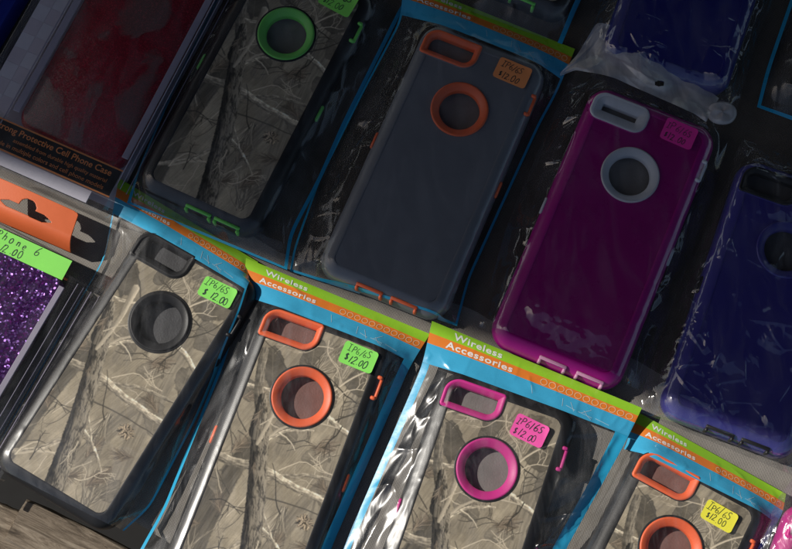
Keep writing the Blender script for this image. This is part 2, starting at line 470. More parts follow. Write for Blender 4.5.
def make_canvas():
    base = np.array([157, 146, 126.])
    f = fbm(30, 1, 4); g = fbm(4, 9, 3)
    img = base[None, None] * (0.66 + .62 * f[..., None]) * (.90 + .20 * g[..., None])
    img = img * (.93 + .14 * vnoise(.6, 9, -.35, 77))[..., None]

    def blend(mask, col):
        nonlocal img
        m = np.clip(mask, 0, 1)[..., None]
        img = img * (1 - m) + np.asarray(col, float) * m

    def stroke(pts, w0, w1, col, shade=.45, alpha=1.0, soft=.25, tex=None):
        pts = np.array(pts, float); n = len(pts) - 1
        seg = np.hypot(*(pts[1:] - pts[:-1]).T); cum = np.concatenate([[0], np.cumsum(seg)]); tot = max(cum[-1], 1e-6)
        pad = max(w0, w1) + 1
        i0 = max(0, int((pts[:, 0].min() - pad - CU0) / CS)); i1 = min(cw, int((pts[:, 0].max() + pad - CU0) / CS) + 2)
        j0 = max(0, int((pts[:, 1].min() - pad - CV0) / CS)); j1 = min(ch, int((pts[:, 1].max() + pad - CV0) / CS) + 2)
        if i1 <= i0 or j1 <= j0: return
        U = CUU[j0:j1, i0:i1]; V = CVV[j0:j1, i0:i1]
        best = np.full(U.shape, 1e9); sd = np.zeros(U.shape); wd = np.ones(U.shape); ln = np.zeros(U.shape); lx = np.zeros(U.shape)
        for k in range(n):
            a = pts[k]; d = pts[k + 1] - a; L = seg[k]
            if L < 1e-6: continue
            t = np.clip(((U - a[0]) * d[0] + (V - a[1]) * d[1]) / L ** 2, 0, 1)
            ex = U - a[0] - t * d[0]; ey = V - a[1] - t * d[1]
            side = (ex * d[1] - ey * d[0]) / L
            # lit side of every branch of the picture: upper right
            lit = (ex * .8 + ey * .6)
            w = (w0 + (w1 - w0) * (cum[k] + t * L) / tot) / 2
            q = np.hypot(ex, ey) - w
            upd = q < best
            best = np.where(upd, q, best); sd = np.where(upd, side, sd); wd = np.where(upd, w, wd)
            ln = np.where(upd, cum[k] + t * L, ln); lx = np.where(upd, lit, lx)
        if tex is not None:
            best = best + .5 * (vnoise(.9, .9, 0, 3, uu=U, vv=V) - .5)
        m = alpha * (1 - sm(best, -soft, soft))
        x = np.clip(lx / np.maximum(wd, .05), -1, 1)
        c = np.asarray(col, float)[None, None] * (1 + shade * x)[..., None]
        if tex is not None: c = c * tex(U, V, sd, ln, wd)[..., None]
        sub = img[j0:j1, i0:i1]
        img[j0:j1, i0:i1] = sub * (1 - m[..., None]) + c * m[..., None]
    rnd = np.random.default_rng(5)

    def curve(p0, p1, bend, n=10, jit=.0):
        p0 = np.array(p0, float); p1 = np.array(p1, float); d = p1 - p0
        nrm = np.array([-d[1], d[0]])
        return [p0 + d * (k / n) + nrm * bend * math.sin(math.pi * k / n) + rnd.normal(0, jit, 2) * (0 < k < n) for k in range(n + 1)]

    G = lambda v: (v * 1.01, v * .945, v * .83)
    # broad far trunks in flat grey brown
    def streak(U, V, s, l, w): return .80 + .42 * vnoise(.7, 11, .0, 31, uu=s, vv=l)
    stroke(curve((-36, -124), (-20, -34), .03), 27, 7, G(86), .05, .92, .6, streak)
    stroke(curve((6, -124), (27, -40), .05), 12, 7, G(122), .1, .7, .8, streak)
    stroke(curve((40, -124), (30, 60), .04), 13, 9, G(128), .05, .7, 1.0, streak)
    stroke(curve((-2, -30), (10, 60), .02), 12, 9, G(132), .05, .6, 1.0, streak)
    # leaves: flat, dark, sharply outlined, with veins
    for (u, v, a, b, r, c) in ((-25, 10, 8, 13, .35, 92), (-34, -6, 6, 9, 1., 104), (27, 20, 13, 9, .5, 100), (35, 4, 9, 8, .9, 112), (-6, 27, 8, 12, .2, 104),
                               (16, 34, 12, 7, .5, 110), (-30, 32, 9, 7, .8, 108), (-4, -22, 7, 10, 1.2, 118), (37, -22, 7, 9, .2, 112), (10, 2, 9, 7, 0, 118),
                               (-31, -62, 5, 9, .4, 112), (32, -98, 9, 9, .5, 116), (38, 40, 8, 7, 1., 104), (18, -30, 10, 6, .3, 124), (34, -52, 6, 10, .4, 120)):
        du = CUU - u; dv = CVV - v; cr, sr = math.cos(r), math.sin(r)
        x = (du * cr + dv * sr) / a; y = (-du * sr + dv * cr) / b
        rr = np.sqrt(x * x + y * y) + 1.2 * (fbm(8, int(50 + u * 3 + v), 4) - .5)
        tone = (.70 + .6 * fbm(5, int(90 + u), 4))[..., None]
        img_c = np.array(G(c))[None, None] * tone
        m = (.92 * (1 - sm(rr, .86, .93)))[..., None]
        img = img * (1 - m) + img_c * m
        rim = sm(rr, .80, .88) * (1 - sm(rr, .90, .96))
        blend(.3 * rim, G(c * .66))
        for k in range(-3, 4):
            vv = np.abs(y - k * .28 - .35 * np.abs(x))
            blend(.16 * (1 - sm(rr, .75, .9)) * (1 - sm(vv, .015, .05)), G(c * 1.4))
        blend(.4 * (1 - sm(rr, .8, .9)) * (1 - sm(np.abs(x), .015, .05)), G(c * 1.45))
    # dry grass fans
    for (u, v, a0, a1, n, L0) in ((-3, 14, 30, 80, 44, 30), (14, 14, 60, 125, 34, 24), (-32, -104, 60, 120, 22, 22), (26, -114, 50, 130, 40, 26), (-8, -8, -70, -10, 16, 16), (10, -62, -120, -60, 26, 30), (-20, 26, 40, 100, 20, 20)):
        for k in range(n):
            an = R(a0 + (a1 - a0) * (k + rnd.random()) / n); L = L0 * (.5 + .6 * rnd.random())
            cc = rnd.choice([84, 104, 120, 176, 196])
            stroke(curve((u + rnd.normal(0, 1.5), v + rnd.normal(0, 1)), (u + L * math.cos(an), v + L * math.sin(an)), rnd.normal(0, .06), 5),
                   .5, .2, G(cc), .1, .7, .2)

    def tuft(u, v, ang, n=90, L=7, spread=42, stem=9):
        n = int(n)
        for k in range(n):
            an = R(ang + rnd.uniform(-spread, spread)); l = L * rnd.uniform(.5, 1.2)
            cc = rnd.choice([72, 86, 100, 118, 140, 160])
            q = rnd.uniform(0, stem)
            x0, y0 = u + q * math.cos(R(ang)), v + q * math.sin(R(ang))
            stroke([(x0, y0), (x0 + l * math.cos(an), y0 + l * math.sin(an))], .36, .2, (cc, cc * .90, cc * .77), .0, .72, .18)

    def bark(U, V, s, l, w):
        ss = s + 1.2 * (vnoise(1.6, 4, 0, 5, uu=s, vv=l) - .5)
        rdg = vnoise(.55, 2.8, 0, 71, uu=ss, vv=l) * .55 + vnoise(.3, 1.1, .3, 72, uu=ss, vv=l) * .35 + vnoise(1.4, 6, .1, 73, uu=ss, vv=l) * .3
        e = sm(rdg, .30, .80)
        x = np.clip(s / np.maximum(w, .1), -1, 1)
        dk = sm(-x + .5 * (vnoise(1.5, 5, 0, 74, uu=s, vv=l) - .5), .1, .75)
        return (.50 + .66 * e) * (1.0 + .14 * x) * (1 - .52 * dk)

    def bark2(U, V, s, l, w): return .70 + .5 * vnoise(.5, 2.2, .0, 81, uu=s, vv=l) + .16 * (vnoise(3, .5, 0, 82, uu=s, vv=l) - .5)
    # thin twigs: crooked, forking
    def twig(u, v, an, l, w, c, depth=0):
        p = [np.array([u, v])]; a = an
        for k in range(7):
            a += rnd.normal(0, .22)
            p.append(p[-1] + l / 7 * np.array([math.cos(a), math.sin(a)]))
        stroke(p, w, w * .5, G(c), .25, .95, .16)
        if depth < 2:
            for k in (2, 4, 5):
                if rnd.random() < .65: twig(p[k][0], p[k][1], a + rnd.choice([-1, 1]) * rnd.uniform(.4, .9), l * .5, w * .65, c, depth + 1)
    for k in range(20):
        twig(rnd.uniform(-40, 40), rnd.uniform(-115, 45), rnd.uniform(0, 6.28), rnd.uniform(16, 34), .75, rnd.choice([78, 92, 178, 190]))
    for (u, v, a) in ((26, -22, 200), (34, -48, 150), (14, -26, 40), (-30, -44, 60), (28, -86, 250), (12, -90, 80), (20, -104, 60), (-22, -78, 120), (-36, -12, 20), (36, -76, 200), (-31, -86, 200), (4, -106, 30)):
        tuft(u, v, a)
    W = 188
    stroke(curve((-44, -4), (6, 9), -.08, 12, .2), 2.6, 1.4, G(W), .45, 1, .22, bark2)
    stroke(curve((-46, -46), (-14, -46), -.06, 10, .2), 5.0, 5.4, G(150), .5, 1, .25, bark2)
    stroke(curve((-12, -55), (44, -38), .09, 12, .3), 3.0, 1.4, G(150), .5, 1, .22, bark2)
    stroke(curve((-12, -46), (46, -52), -.02, 12, .25), 4.8, 3.4, G(182), .5, 1, .22, bark2)
    stroke(curve((0, -3), (46, -20), .05, 12, .2), 3.8, 2.6, G(W), .5, 1, .22, bark2)
    stroke(curve((-17, -36), (10, -16), .12, 10, .2), 2.4, 1.0, G(W), .45, 1, .2, bark2)
    stroke(curve((-15, -30), (22, -10), .14, 10, .2), 1.7, .8, G(176), .45, 1, .2)
    stroke(curve((-8, -24), (4, -30), .1, 6, .2), 1.1, .5, G(W), .45, 1, .2)
    stroke(curve((-2, -84), (-40, -114), .08, 10, .2), 3.4, 2.2, G(176), .45, 1, .22, bark2)
    stroke(curve((2, -95), (-24, -108), -.08, 10, .2), 1.6, 1.0, G(W), .45, 1, .2)
    stroke(curve((-24, -108), (-17, -96), .1, 6, .2), 1.3, .9, G(W), .45, 1, .2)
    stroke(curve((0, -76), (24, -92), .05, 10, .2), 2.2, 1.0, G(W), .45, 1, .2, bark2)
    stroke(curve((-23, -30), (-19, -78), .20, 14, .15), 1.3, .9, G(180), .4, 1, .2)
    stroke(curve((-8, -54), (14, -84), -.06, 12, .2), 2.0, 1.2, G(176), .4, 1, .2, bark2)
    stroke(curve((-42, 16), (-12, 36), .1, 8, .2), 1.2, .7, G(194), .4, 1, .2)
    stroke(curve((12, 8), (40, 36), .07, 8, .2), 1.2, .6, G(196), .4, 1, .2)
    stroke(curve((20, -6), (40, 22), -.1, 8, .2), .9, .5, G(74), .2, 1, .2)
    stroke(curve((-10, 2), (-36, 24), -.1, 8, .2), .9, .5, G(80), .2, 1, .2)
    stroke(curve((-12, -62), (46, -60), .03, 14, .2), 1.0, .6, G(90), .2, 1, .2)
    # the trunk and the smooth pale fork above it
    pale = lambda U, V, s, l, w: .84 + .3 * vnoise(1.0, 7, 0, 61, uu=s, vv=l)
    stroke(curve((-20, -20), (-33, 18), .06, 10, .1), 6.5, 4.5, G(120), .35, 1, .25, bark2)
    tr = curve((8.0, -126), (-20.5, -20), -.02, 14, .1)
    stroke(tr, 12.4, 9.8, G(120), .0, 1, .3, bark)
    stroke([(-19.6, -27), (-21.5, -18), (-24, -8)], 10.5, 5.0, G(118), .1, 1, .4, bark)
    stroke([(-17.4, -34), (-16.0, -22), (-15.5, -10), (-17.2, 8)], 2.0, 4.4, G(168), .35, 1, .3, pale)
    tuft(-22, -14, 265, 50, 6, 40, 6)
    tuft(-15, -44, 285, 20, 4, 40, 3)
    for k in range(90):
        a = rnd.uniform(0, 2 * math.pi); r = 3.8 * math.sqrt(rnd.random())
        u = 24 + r * math.cos(a) * 1.05; v = -66 + r * math.sin(a) * .85
        cc = rnd.choice([48, 62, 84, 150, 168, 182])
        an = a + rnd.normal(0, .4)
        stroke([(u, v), (u + 1.7 * math.cos(an), v + 1.7 * math.sin(an))], 1.0, .4, (cc, cc * .90, cc * .76), .3, .95, .15)
    for k in range(12):
        twig(rnd.uniform(-38, 40), rnd.uniform(-112, 40), rnd.uniform(0, 6.28), rnd.uniform(14, 30), .7, rnd.choice([58, 70, 190, 200]))
    img = img * (.95 + .10 * RNG.random(img.shape[:2]))[..., None]
    img = 151 + (img - 134) * 1.14
    x = np.clip(img, 14, 255) / 255
    return np.where(x <= .04045, x / 12.92, ((x + .055) / 1.055) ** 2.4)


CANVAS = make_canvas()

# ------------------------------------------------------------------ phone cases
HW, RC = 41.0, 13.0                    # half width, corner radius of the case
ZT = 13.6                              # height of the case's flat back
PROF = [(2.2, 0.0), (.5, 1.2), (0, 3.5), (.2, 7.0), (.9, 9.6), (2.4, 11.6), (4.6, 13.1), (6.8, 13.9), (8.0, 14.1), (8.5, 13.95), (8.7, 13.4)]


def rrect(hw, hl, r, n=10, rad=None, c=(0, 0)):
    rad = rad or (r, r, r, r)          # TR, TL, BL, BR
    out = []
    for k, (sx, sy) in enumerate(((1, 1), (-1, 1), (-1, -1), (1, -1))):
        rr = max(.05, min(rad[k], hw, hl))
        a0 = k * math.pi / 2
        for i in range(n + 1):
            a = a0 + math.pi / 2 * i / n
            out.append((c[0] + sx * (hw - rr) + rr * math.cos(a), c[1] + sy * (hl - rr) + rr * math.sin(a)))
    return out


def sd_rrect(u, v, hw, hl, r):
    qx = np.abs(u) - hw + r; qy = np.abs(v) - hl + r
    return np.hypot(np.maximum(qx, 0), np.maximum(qy, 0)) + np.minimum(np.maximum(qx, qy), 0) - r


def win_outline(win, off, ra, rb_):
    u0, u1, v0, v1 = win
    rb, rs = max(.3, ra - off), max(.3, rb_ - off)
    return rrect((u1 - u0) / 2 - off, (v1 - v0) / 2 - off, 1, 10, (rs, rb, rs, rb), ((u0 + u1) / 2, (v0 + v1) / 2))


def circle_outline(r, cv, n=64):
    return [(r * math.cos(2 * math.pi * i / n), cv + r * math.sin(2 * math.pi * i / n)) for i in range(n)]


def lift(lp, z): return [(a, b, z) for a, b in lp]


class Case:
    def __init__(self, px, py, theta, z0, name, label, body, panel, accent, ring, group=None, camo=None, roundwin=False,
                 pads=True, flaps=(-4, 17), gasket=True, hl=84.0, wring=2.7, lining=None, flapmat=None):
        HL = self.HL = hl; CV = hl - 49.0; WIN = (-37.0, -3.0, CV + 26.5, CV + 43.0)
        win_loop = lambda off: win_outline(WIN, off, 10.5, 1.2); win_loop_round = lambda off: win_outline(WIN, off, 7, 5)
        circ = lambda r: circle_outline(r, CV)
        self.z0 = z0; self.th = R(theta)
        c = P(px, py, z0 + ZT)
        # v axis leans theta to the right
        self.ax = np.array([math.cos(self.th), -math.sin(self.th)]); self.ay = np.array([math.sin(self.th), math.cos(self.th)])
        self.c = c - self.ay * CV
        root = empty(name, (self.c[0], self.c[1], z0), -self.th)
        tag(root, label, 'phone case', group)
        self.root = root
        wl = win_loop_round if roundwin else win_loop
        from mathutils.geometry import delaunay_2d_cdt
        def dens(lp, step=1.2):
            ref = rrect(HW, HL, RC)
            out = []
            for k in range(len(lp)):
                p, q = lp[k], lp[(k + 1) % len(lp)]
                p0, q0 = ref[k], ref[(k + 1) % len(lp)]
                m = max(1, int(math.hypot(q0[0] - p0[0], q0[1] - p0[1]) / step))
                out += [(p[0] + (q[0] - p[0]) * t / m, p[1] + (q[1] - p[1]) * t / m) for t in range(m)]
            return out
        lps = [lift(dens(rrect(HW - i, HL - i, max(2.0, RC - i))), z) for i, z in PROF]
        wo = wl(.1)
        wx0, wx1, wy0, wy1 = min(p[0] for p in wo), max(p[0] for p in wo), min(p[1] for p in wo), max(p[1] for p in wo)
        def in_poly(x, y, poly):
            c = False
            for k in range(len(poly)):
                (x0, y0), (x1, y1) = poly[k - 1], poly[k]
                if (y0 > y) != (y1 > y) and x < (x1 - x0) * (y - y0) / (y1 - y0) + x0: c = not c
            return c
        def in_win(x, y): return wx0 < x < wx1 and wy0 < y < wy1 and in_poly(x, y, wo)
        bm = bmesh.new()
        prev = None
        for lp in lps:
            vs = [bm.verts.new((x * .001, y * .001, z * .001)) for x, y, z in lp]
            if prev:
                for k in range(len(vs)):
                    j = (k + 1) % len(vs)
                    cx = (lp[k][0] + lp[j][0]) / 2; cy = (lp[k][1] + lp[j][1]) / 2
                    if not (lp[k][2] > 11.5 and in_win(cx, cy)): bm.faces.new((prev[k], prev[j], vs[j], vs[k]))
            prev = vs
        # flat cap with the two openings
        pv = []; pe = []
        outer = [(x, y) for x, y, _ in lps[-1]]
        for lp in (outer, circ(17.0), wo):
            n0 = len(pv); pv += [Vector(p) for p in lp]; pe += [(n0 + k, n0 + (k + 1) % len(lp)) for k in range(len(lp))]
        cv_, ce_, cf_ = delaunay_2d_cdt(pv, pe, [], 0, 1e-5)[:3]
        vs = [bm.verts.new((p[0] * .001, p[1] * .001, .0134)) for p in cv_]
        for f in cf_:
            cx = sum(cv_[k][0] for k in f) / 3; cy = sum(cv_[k][1] for k in f) / 3
            if math.hypot(cx, cy - CV) < 16.95 or in_win(cx, cy) or not in_poly(cx, cy, outer): continue
            bm.faces.new([vs[k] for k in f])
        # raised collar round the camera opening, lip round the round opening
        def tor(lps_):
            prev = None
            for lp in lps_:
                vs = [bm.verts.new((a * .001, b * .001, z * .001)) for a, b, z in lp]
                if prev:
                    for i in range(len(vs)):
                        j = (i + 1) % len(vs)
                        bm.faces.new((prev[i], prev[j], vs[j], vs[i]))
                prev = vs
        tor([lift(wl(-1.6), 11.5), lift(wl(-1.4), 13.95), lift(wl(-1.0), 14.15), lift(wl(-.2), 14.15), lift(wl(.3), 13.6), lift(wl(.6), 13.3)])
        if gasket:
            tor([lift(circ(18.9), 13.4), lift(circ(18.8), 14.0), lift(circ(18.4), 14.2), lift(circ(17.6), 14.2), lift(circ(17.0), 13.4)])
        bmesh.ops.remove_doubles(bm, verts=bm.verts, dist=1e-7)
        bmesh.ops.recalc_face_normals(bm, faces=bm.faces)
        me = bpy.data.meshes.new('body'); bm.to_mesh(me); bm.free()
        me.materials.append(body)
        me.polygons.foreach_set('use_smooth', [True] * len(me.polygons)); me.set_sharp_from_angle(angle=R(35))
        bo = bpy.data.objects.new('body', me); COL.objects.link(bo); bo.parent = root
        self.body = bo
        # back panel
        st = .3 if camo is not None else .5
        us = np.arange(-HW + 8.6, HW - 8.6 + st, st); vs = np.arange(-HL + 8.6, HL - 8.6 + st, st)
        U, V = np.meshgrid((us[:-1] + us[1:]) / 2, (vs[:-1] + vs[1:]) / 2)
        keep = sd_rrect(U, V, HW - 8.6, HL - 8.6, 5.5) < 0
        keep &= np.hypot(U, V - CV) > 17.4
        wu, wv = (WIN[0] + WIN[1]) / 2, (WIN[2] + WIN[3]) / 2
        hu, hv = (WIN[1] - WIN[0]) / 2 + 1.3, (WIN[3] - WIN[2]) / 2 + 1.3
        # the panel stops round the camera opening and its corner of the case
        keep &= ~((sd_rrect(U - wu + 10, V - wv - 10, hu + 10, hv + 10, 9) < 0))
        UU, VV = np.meshgrid(us, vs)
        pts = np.stack([UU, VV, np.full(UU.shape, 13.75)], -1)
        mp = MB(); mp.grid(pts, 0, keep)
        used = np.zeros(len(mp.v), bool)
        for f in mp.f: used[list(f)] = True
        remap = np.cumsum(used) - 1
        mp.f = [tuple(int(remap[i]) for i in f) for f in mp.f]
        uu = UU.reshape(-1)[used]; vv = VV.reshape(-1)[used]
        mp.v = [p for p, k in zip(mp.v, used) if k]
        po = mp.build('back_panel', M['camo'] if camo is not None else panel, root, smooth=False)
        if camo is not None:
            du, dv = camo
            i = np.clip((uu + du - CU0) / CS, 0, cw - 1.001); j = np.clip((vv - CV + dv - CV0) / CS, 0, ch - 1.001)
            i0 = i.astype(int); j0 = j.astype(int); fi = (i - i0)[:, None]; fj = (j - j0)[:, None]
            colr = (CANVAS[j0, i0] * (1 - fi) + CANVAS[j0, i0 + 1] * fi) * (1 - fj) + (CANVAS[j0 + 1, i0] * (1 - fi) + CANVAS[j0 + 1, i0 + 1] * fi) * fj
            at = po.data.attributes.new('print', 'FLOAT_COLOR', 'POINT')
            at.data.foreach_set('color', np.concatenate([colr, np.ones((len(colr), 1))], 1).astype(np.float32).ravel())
        # liners of the two openings
        mw = MB()
        mw.loops([lift(wl(-.9), 14.0), lift(wl(-.7), 14.7), lift(wl(-.1), 15.0), lift(wl(.7), 14.9), lift(wl(wring), 13.2), lift(wl(wring + .4), 12.4), lift(wl(wring + .5), 9.0)])
        mw.build('camera_surround', accent, root, auto=50)
        mr = MB()
        mr.loops([lift(circ(17.7), 14.0), lift(circ(17.5), 14.7), lift(circ(17.0), 15.0), lift(circ(16.4), 14.9), lift(circ(13.0), 12.9), lift(circ(12.5), 12.2), lift(circ(12.4), 9.0)])
        mi = MB(); mi.box((0, 0, 6.0), (2 * HW - 10, 2 * HL - 10, .8)); mi.build('inner_lining', lining or M['lining'], root, smooth=False)
        mr.build('logo_ring', ring, root, auto=50)
        self.accent = accent
        if pads:
            for sgn in (-1, 1):
                b = MB(); b.box((sgn * (HW - .7), CV - 37, 8.5), (2.4, 11, 3.4), 0, 0, .9); b.build('side_button', accent, root)
            b = MB()
            b.box((HW - 2.6, CV + 26, 12.4), (3.2, 2.2, 2.6), 0, 0, .6); b.box((HW - 2.6, CV + 13.5, 12.4), (3.2, 2.2, 2.6), 0, 0, .6)
            b.box((HW - 1.4, CV + 19.7, 11.2), (1.9, 12.6, 2.4), 0, 0, .5)
            b.build('power_button_surround', accent, root)
        for fu in flaps:
            b = MB()
            b.box((fu, -HL + 2.6, 13.0), (17, 2.1, 1.5), 0, 0, .5)
            for s2 in (-1, 1):
                b.box((fu + s2 * 7.6, -HL + .8, 9.6), (1.9, 2.4, 6.8), 0, 0, .5)
            b.build('port_flap', flapmat or accent, root)

    def obst(self, x, y):
        dx = x - self.c[0]; dy = y - self.c[1]
        u = dx * self.ax[0] + dy * self.ax[1]; v = dx * self.ay[0] + dy * self.ay[1]
        ins = -sd_rrect(u, v, HW, self.HL, RC)
        xs = [p[0] for p in PROF[2:9]]; zs = [p[1] for p in PROF[2:9]]
        z = np.interp(ins, xs, zs) + self.z0 + .9 + .45 * sm(ins, 6, 9)
        return np.where(ins > 0, z, -50.0)


# ------------------------------------------------------------------ bags
def resample(poly, n):
    p = np.array(poly, float)
    s = np.concatenate([[0], np.cumsum(np.hypot(*(p[1:] - p[:-1]).T))])
    t = np.linspace(0, s[-1], n)
    q = np.stack([np.interp(t, s, p[:, 0]), np.interp(t, s, p[:, 1])], 1)
    for _ in range(max(1, n // 14)):
        q[1:-1] = (q[:-2] + 2 * q[1:-1] + q[2:]) / 4
    return q


def text_tris(s, size, bold=.0, space=1.0):
    cu = bpy.data.curves.new('t', 'FONT'); cu.body = s; cu.size = size; cu.offset = bold; cu.space_character = space
    cu.resolution_u = 3
    o = bpy.data.objects.new('t', cu); COL.objects.link(o)
    bpy.context.view_layer.update()
    ev = o.evaluated_get(bpy.context.evaluated_depsgraph_get())
    me = bpy.data.meshes.new_from_object(ev)
    v = [(q.co.x, q.co.y) for q in me.vertices]; f = [tuple(p.vertices) for p in me.polygons]
    bpy.data.objects.remove(o); bpy.data.curves.remove(cu); bpy.data.meshes.remove(me)
    return v, f


class Bag:
    def __init__(self, name, label, left, right, zl, zr, obst, film, group=None, wr=1.0, seed=0, hdr=0, seams=(4, 4), bottom_seam=0, zclamp=1.3, step=1.0, cat='plastic bag', bands=(5.8, 5.2), bulge=None, cr=(.10, 0.0, .6, .22)):
        self.seed = seed
        lz = np.interp(np.linspace(0, 1, 50), np.linspace(0, 1, len(zl)), zl)
        rz = np.interp(np.linspace(0, 1, 50), np.linspace(0, 1, len(zr)), zr)
        n0 = 50
        Lp = resample(left, n0); Rp = resample(right, n0)
        Lw = np.array([P(a, b, z) for (a, b), z in zip(Lp, lz)]); Rw = np.array([P(a, b, z) for (a, b), z in zip(Rp, rz)])
        self.W = np.mean(np.hypot(*(Rw - Lw).T)); self.L = .5 * (np.sum(np.hypot(*(Lw[1:] - Lw[:-1]).T)) + np.sum(np.hypot(*(Rw[1:] - Rw[:-1]).T)))
        na = int(self.W / step) + 1; nb = int(self.L / step) + 1
        ta = np.linspace(0, 1, na); tb = np.linspace(0, 1, nb)
        t0 = np.linspace(0, 1, n0)
        L2 = np.stack([np.interp(tb, t0, Lw[:, 0]), np.interp(tb, t0, Lw[:, 1]), np.interp(tb, t0, lz)], 1)
        R2 = np.stack([np.interp(tb, t0, Rw[:, 0]), np.interp(tb, t0, Rw[:, 1]), np.interp(tb, t0, rz)], 1)
        G = L2[:, None] * (1 - ta[None, :, None]) + R2[:, None] * ta[None, :, None]
        X, Y, Zb = G[..., 0], G[..., 1], G[..., 2]
        ob = np.full(X.shape, zclamp)
        for o in obst: ob = np.maximum(ob, o(X, Y))
        z = np.maximum(Zb, ob)
        fixed = np.zeros(X.shape, bool); fixed[0] = fixed[-1] = True; fixed[:, 0] = fixed[:, -1] = True
        zf = np.maximum(Zb, ob)
        # stretched film: solved on a coarse grid, then refined
        ca = max(12, int(self.W / 2.2)); cb = max(12, int(self.L / 2.2))
        def regrid(F, n_b, n_a):
            t_b = np.linspace(0, F.shape[0] - 1, n_b); t_a = np.linspace(0, F.shape[1] - 1, n_a)
            b0 = np.minimum(t_b.astype(int), F.shape[0] - 2); a0 = np.minimum(t_a.astype(int), F.shape[1] - 2)
            fb = (t_b - b0)[:, None]; fa = (t_a - a0)[None, :]
            return (F[b0][:, a0] * (1 - fa) + F[b0][:, a0 + 1] * fa) * (1 - fb) + (F[b0 + 1][:, a0] * (1 - fa) + F[b0 + 1][:, a0 + 1] * fa) * fb
        oc = regrid(ob, cb, ca); zc = regrid(zf, cb, ca); zfc = zc.copy()
        def relax(z, o, f, n):
            for it in range(n):
                y = z.copy()
                y[1:-1, 1:-1] = .2 * z[1:-1, 1:-1] + .2 * (z[:-2, 1:-1] + z[2:, 1:-1] + z[1:-1, :-2] + z[1:-1, 2:])
                y = np.maximum(y, o)
                y[0] = f[0]; y[-1] = f[-1]; y[:, 0] = f[:, 0]; y[:, -1] = f[:, -1]
                z = y
            return z
        zc = relax(zc, oc, zfc, 1200)
        z = relax(np.maximum(regrid(zc, nb, na), ob), ob, zf, 40)
        # the film is loose where nothing carries it: long creases that run down the sides, and cross folds at the ends
        A = (ta * self.W)[None, :] * np.ones((nb, 1)); B = (tb * self.L)[:, None] * np.ones((1, na))
        gap = np.clip(z - ob, 0, 6) / 6
        edge = np.minimum(np.minimum(A, self.W - A), np.minimum(B, self.L - B))
        free = sm(gap, 0.02, .6) * sm(edge, 0, 9) * (sm(B, hdr - 1, hdr + 5) if hdr else 1)
        n1 = vnoise(9, 60, .05, seed + 1, uu=A, vv=B); n2 = vnoise(5, 26, -.12, seed + 2, uu=A, vv=B); n3 = vnoise(18, 20, .5, seed + 3, uu=A, vv=B)
        ridg = 1 - np.abs(2 * vnoise(12, 55, .12, seed + 4, uu=A, vv=B) - 1)
        ridg2 = 1 - np.abs(2 * vnoise(22, 14, -.4, seed + 5, uu=A, vv=B) - 1)
        w = 1.7 * (n1 - .5) + .5 * (n2 - .5) + 1.6 * (n3 - .5) + .9 * (ridg ** 4 - .25) + .7 * (ridg2 ** 5 - .2)
        z = z + wr * w * free + wr * .12 * (n3 - .5)
        h1 = crumple(A, B, seed + 40, (18, 48), 1.0, 6)
        h3 = creases(A, B, self.W, self.L, seed + 80, int(cr[2] * self.W * self.L / 22500 * 60), .75 if cr[1] < .02 else .45, stars=int(cr[2] * 9))
        h2 = crumple(A, B, seed + 60, (12, 30), 1.0, 5, .12)
        z = z + (cr[0] * .12 * h1 + cr[0] * .55 * h2 + .9 * h3) * free + (cr[1] * np.maximum(h1 * .8 + 2.0, 0) + (cr[3] if len(cr) > 3 else 0) * h3) * sm(edge, 0, 6)
        if bulge:
            cs, v0, sg, am = bulge
            dx = X - cs.c[0]; dy = Y - cs.c[1]
            uu = dx * cs.ax[0] + dy * cs.ax[1]; vv = dx * cs.ay[0] + dy * cs.ay[1]
            q = vv - v0 - .0028 * (uu - 6) ** 2 * 2 + 11 * (fbm_uv(uu, vv, 12, seed) - .5)
            z = z + am * np.exp(-(q / sg) ** 2) * sm(-np.abs(uu), -33, -20)
        z = np.maximum(z, ob - .12)
        self.z = z; self.X = X; self.Y = Y; self.na = na; self.nb = nb
        self.o = np.array([X.mean(), Y.mean(), 0.])
        root = empty(name, (self.o[0], self.o[1], 0))
        tag(root, label, cat, group); self.root = root
        self.hdr = hdr
        # the clear film: the whole bag below its printed header and between its printed seams
        pts = np.stack([X, Y, z], -1) - self.o
        ja = int(round(hdr / self.L * (nb - 1))) if hdr else 0
        i0 = int(round(seams[0] / self.W * (na - 1))) if seams[0] else 0; i1 = na - 1 - (int(round(seams[1] / self.W * (na - 1))) if seams[1] else 0)
        jb = nb - 1 - (int(round(bottom_seam / self.L * (nb - 1))) if bottom_seam else 0)
        mb = MB(); mb.grid(pts[ja:jb + 1, i0:i1 + 1]); mb.build('clear_film', film, root)
        if seams[0]:
            mb = MB(); mb.grid(pts[ja:, :i0 + 1]); mb.build('side_seam', M['seam'], root)
        if seams[1]:
            mb = MB(); mb.grid(pts[ja:, i1:]); mb.build('side_seam', M['seam'], root)
        if bottom_seam:
            mb = MB(); mb.grid(pts[jb:, i0:i1 + 1]); mb.build('bottom_seam', M['seam'], root)
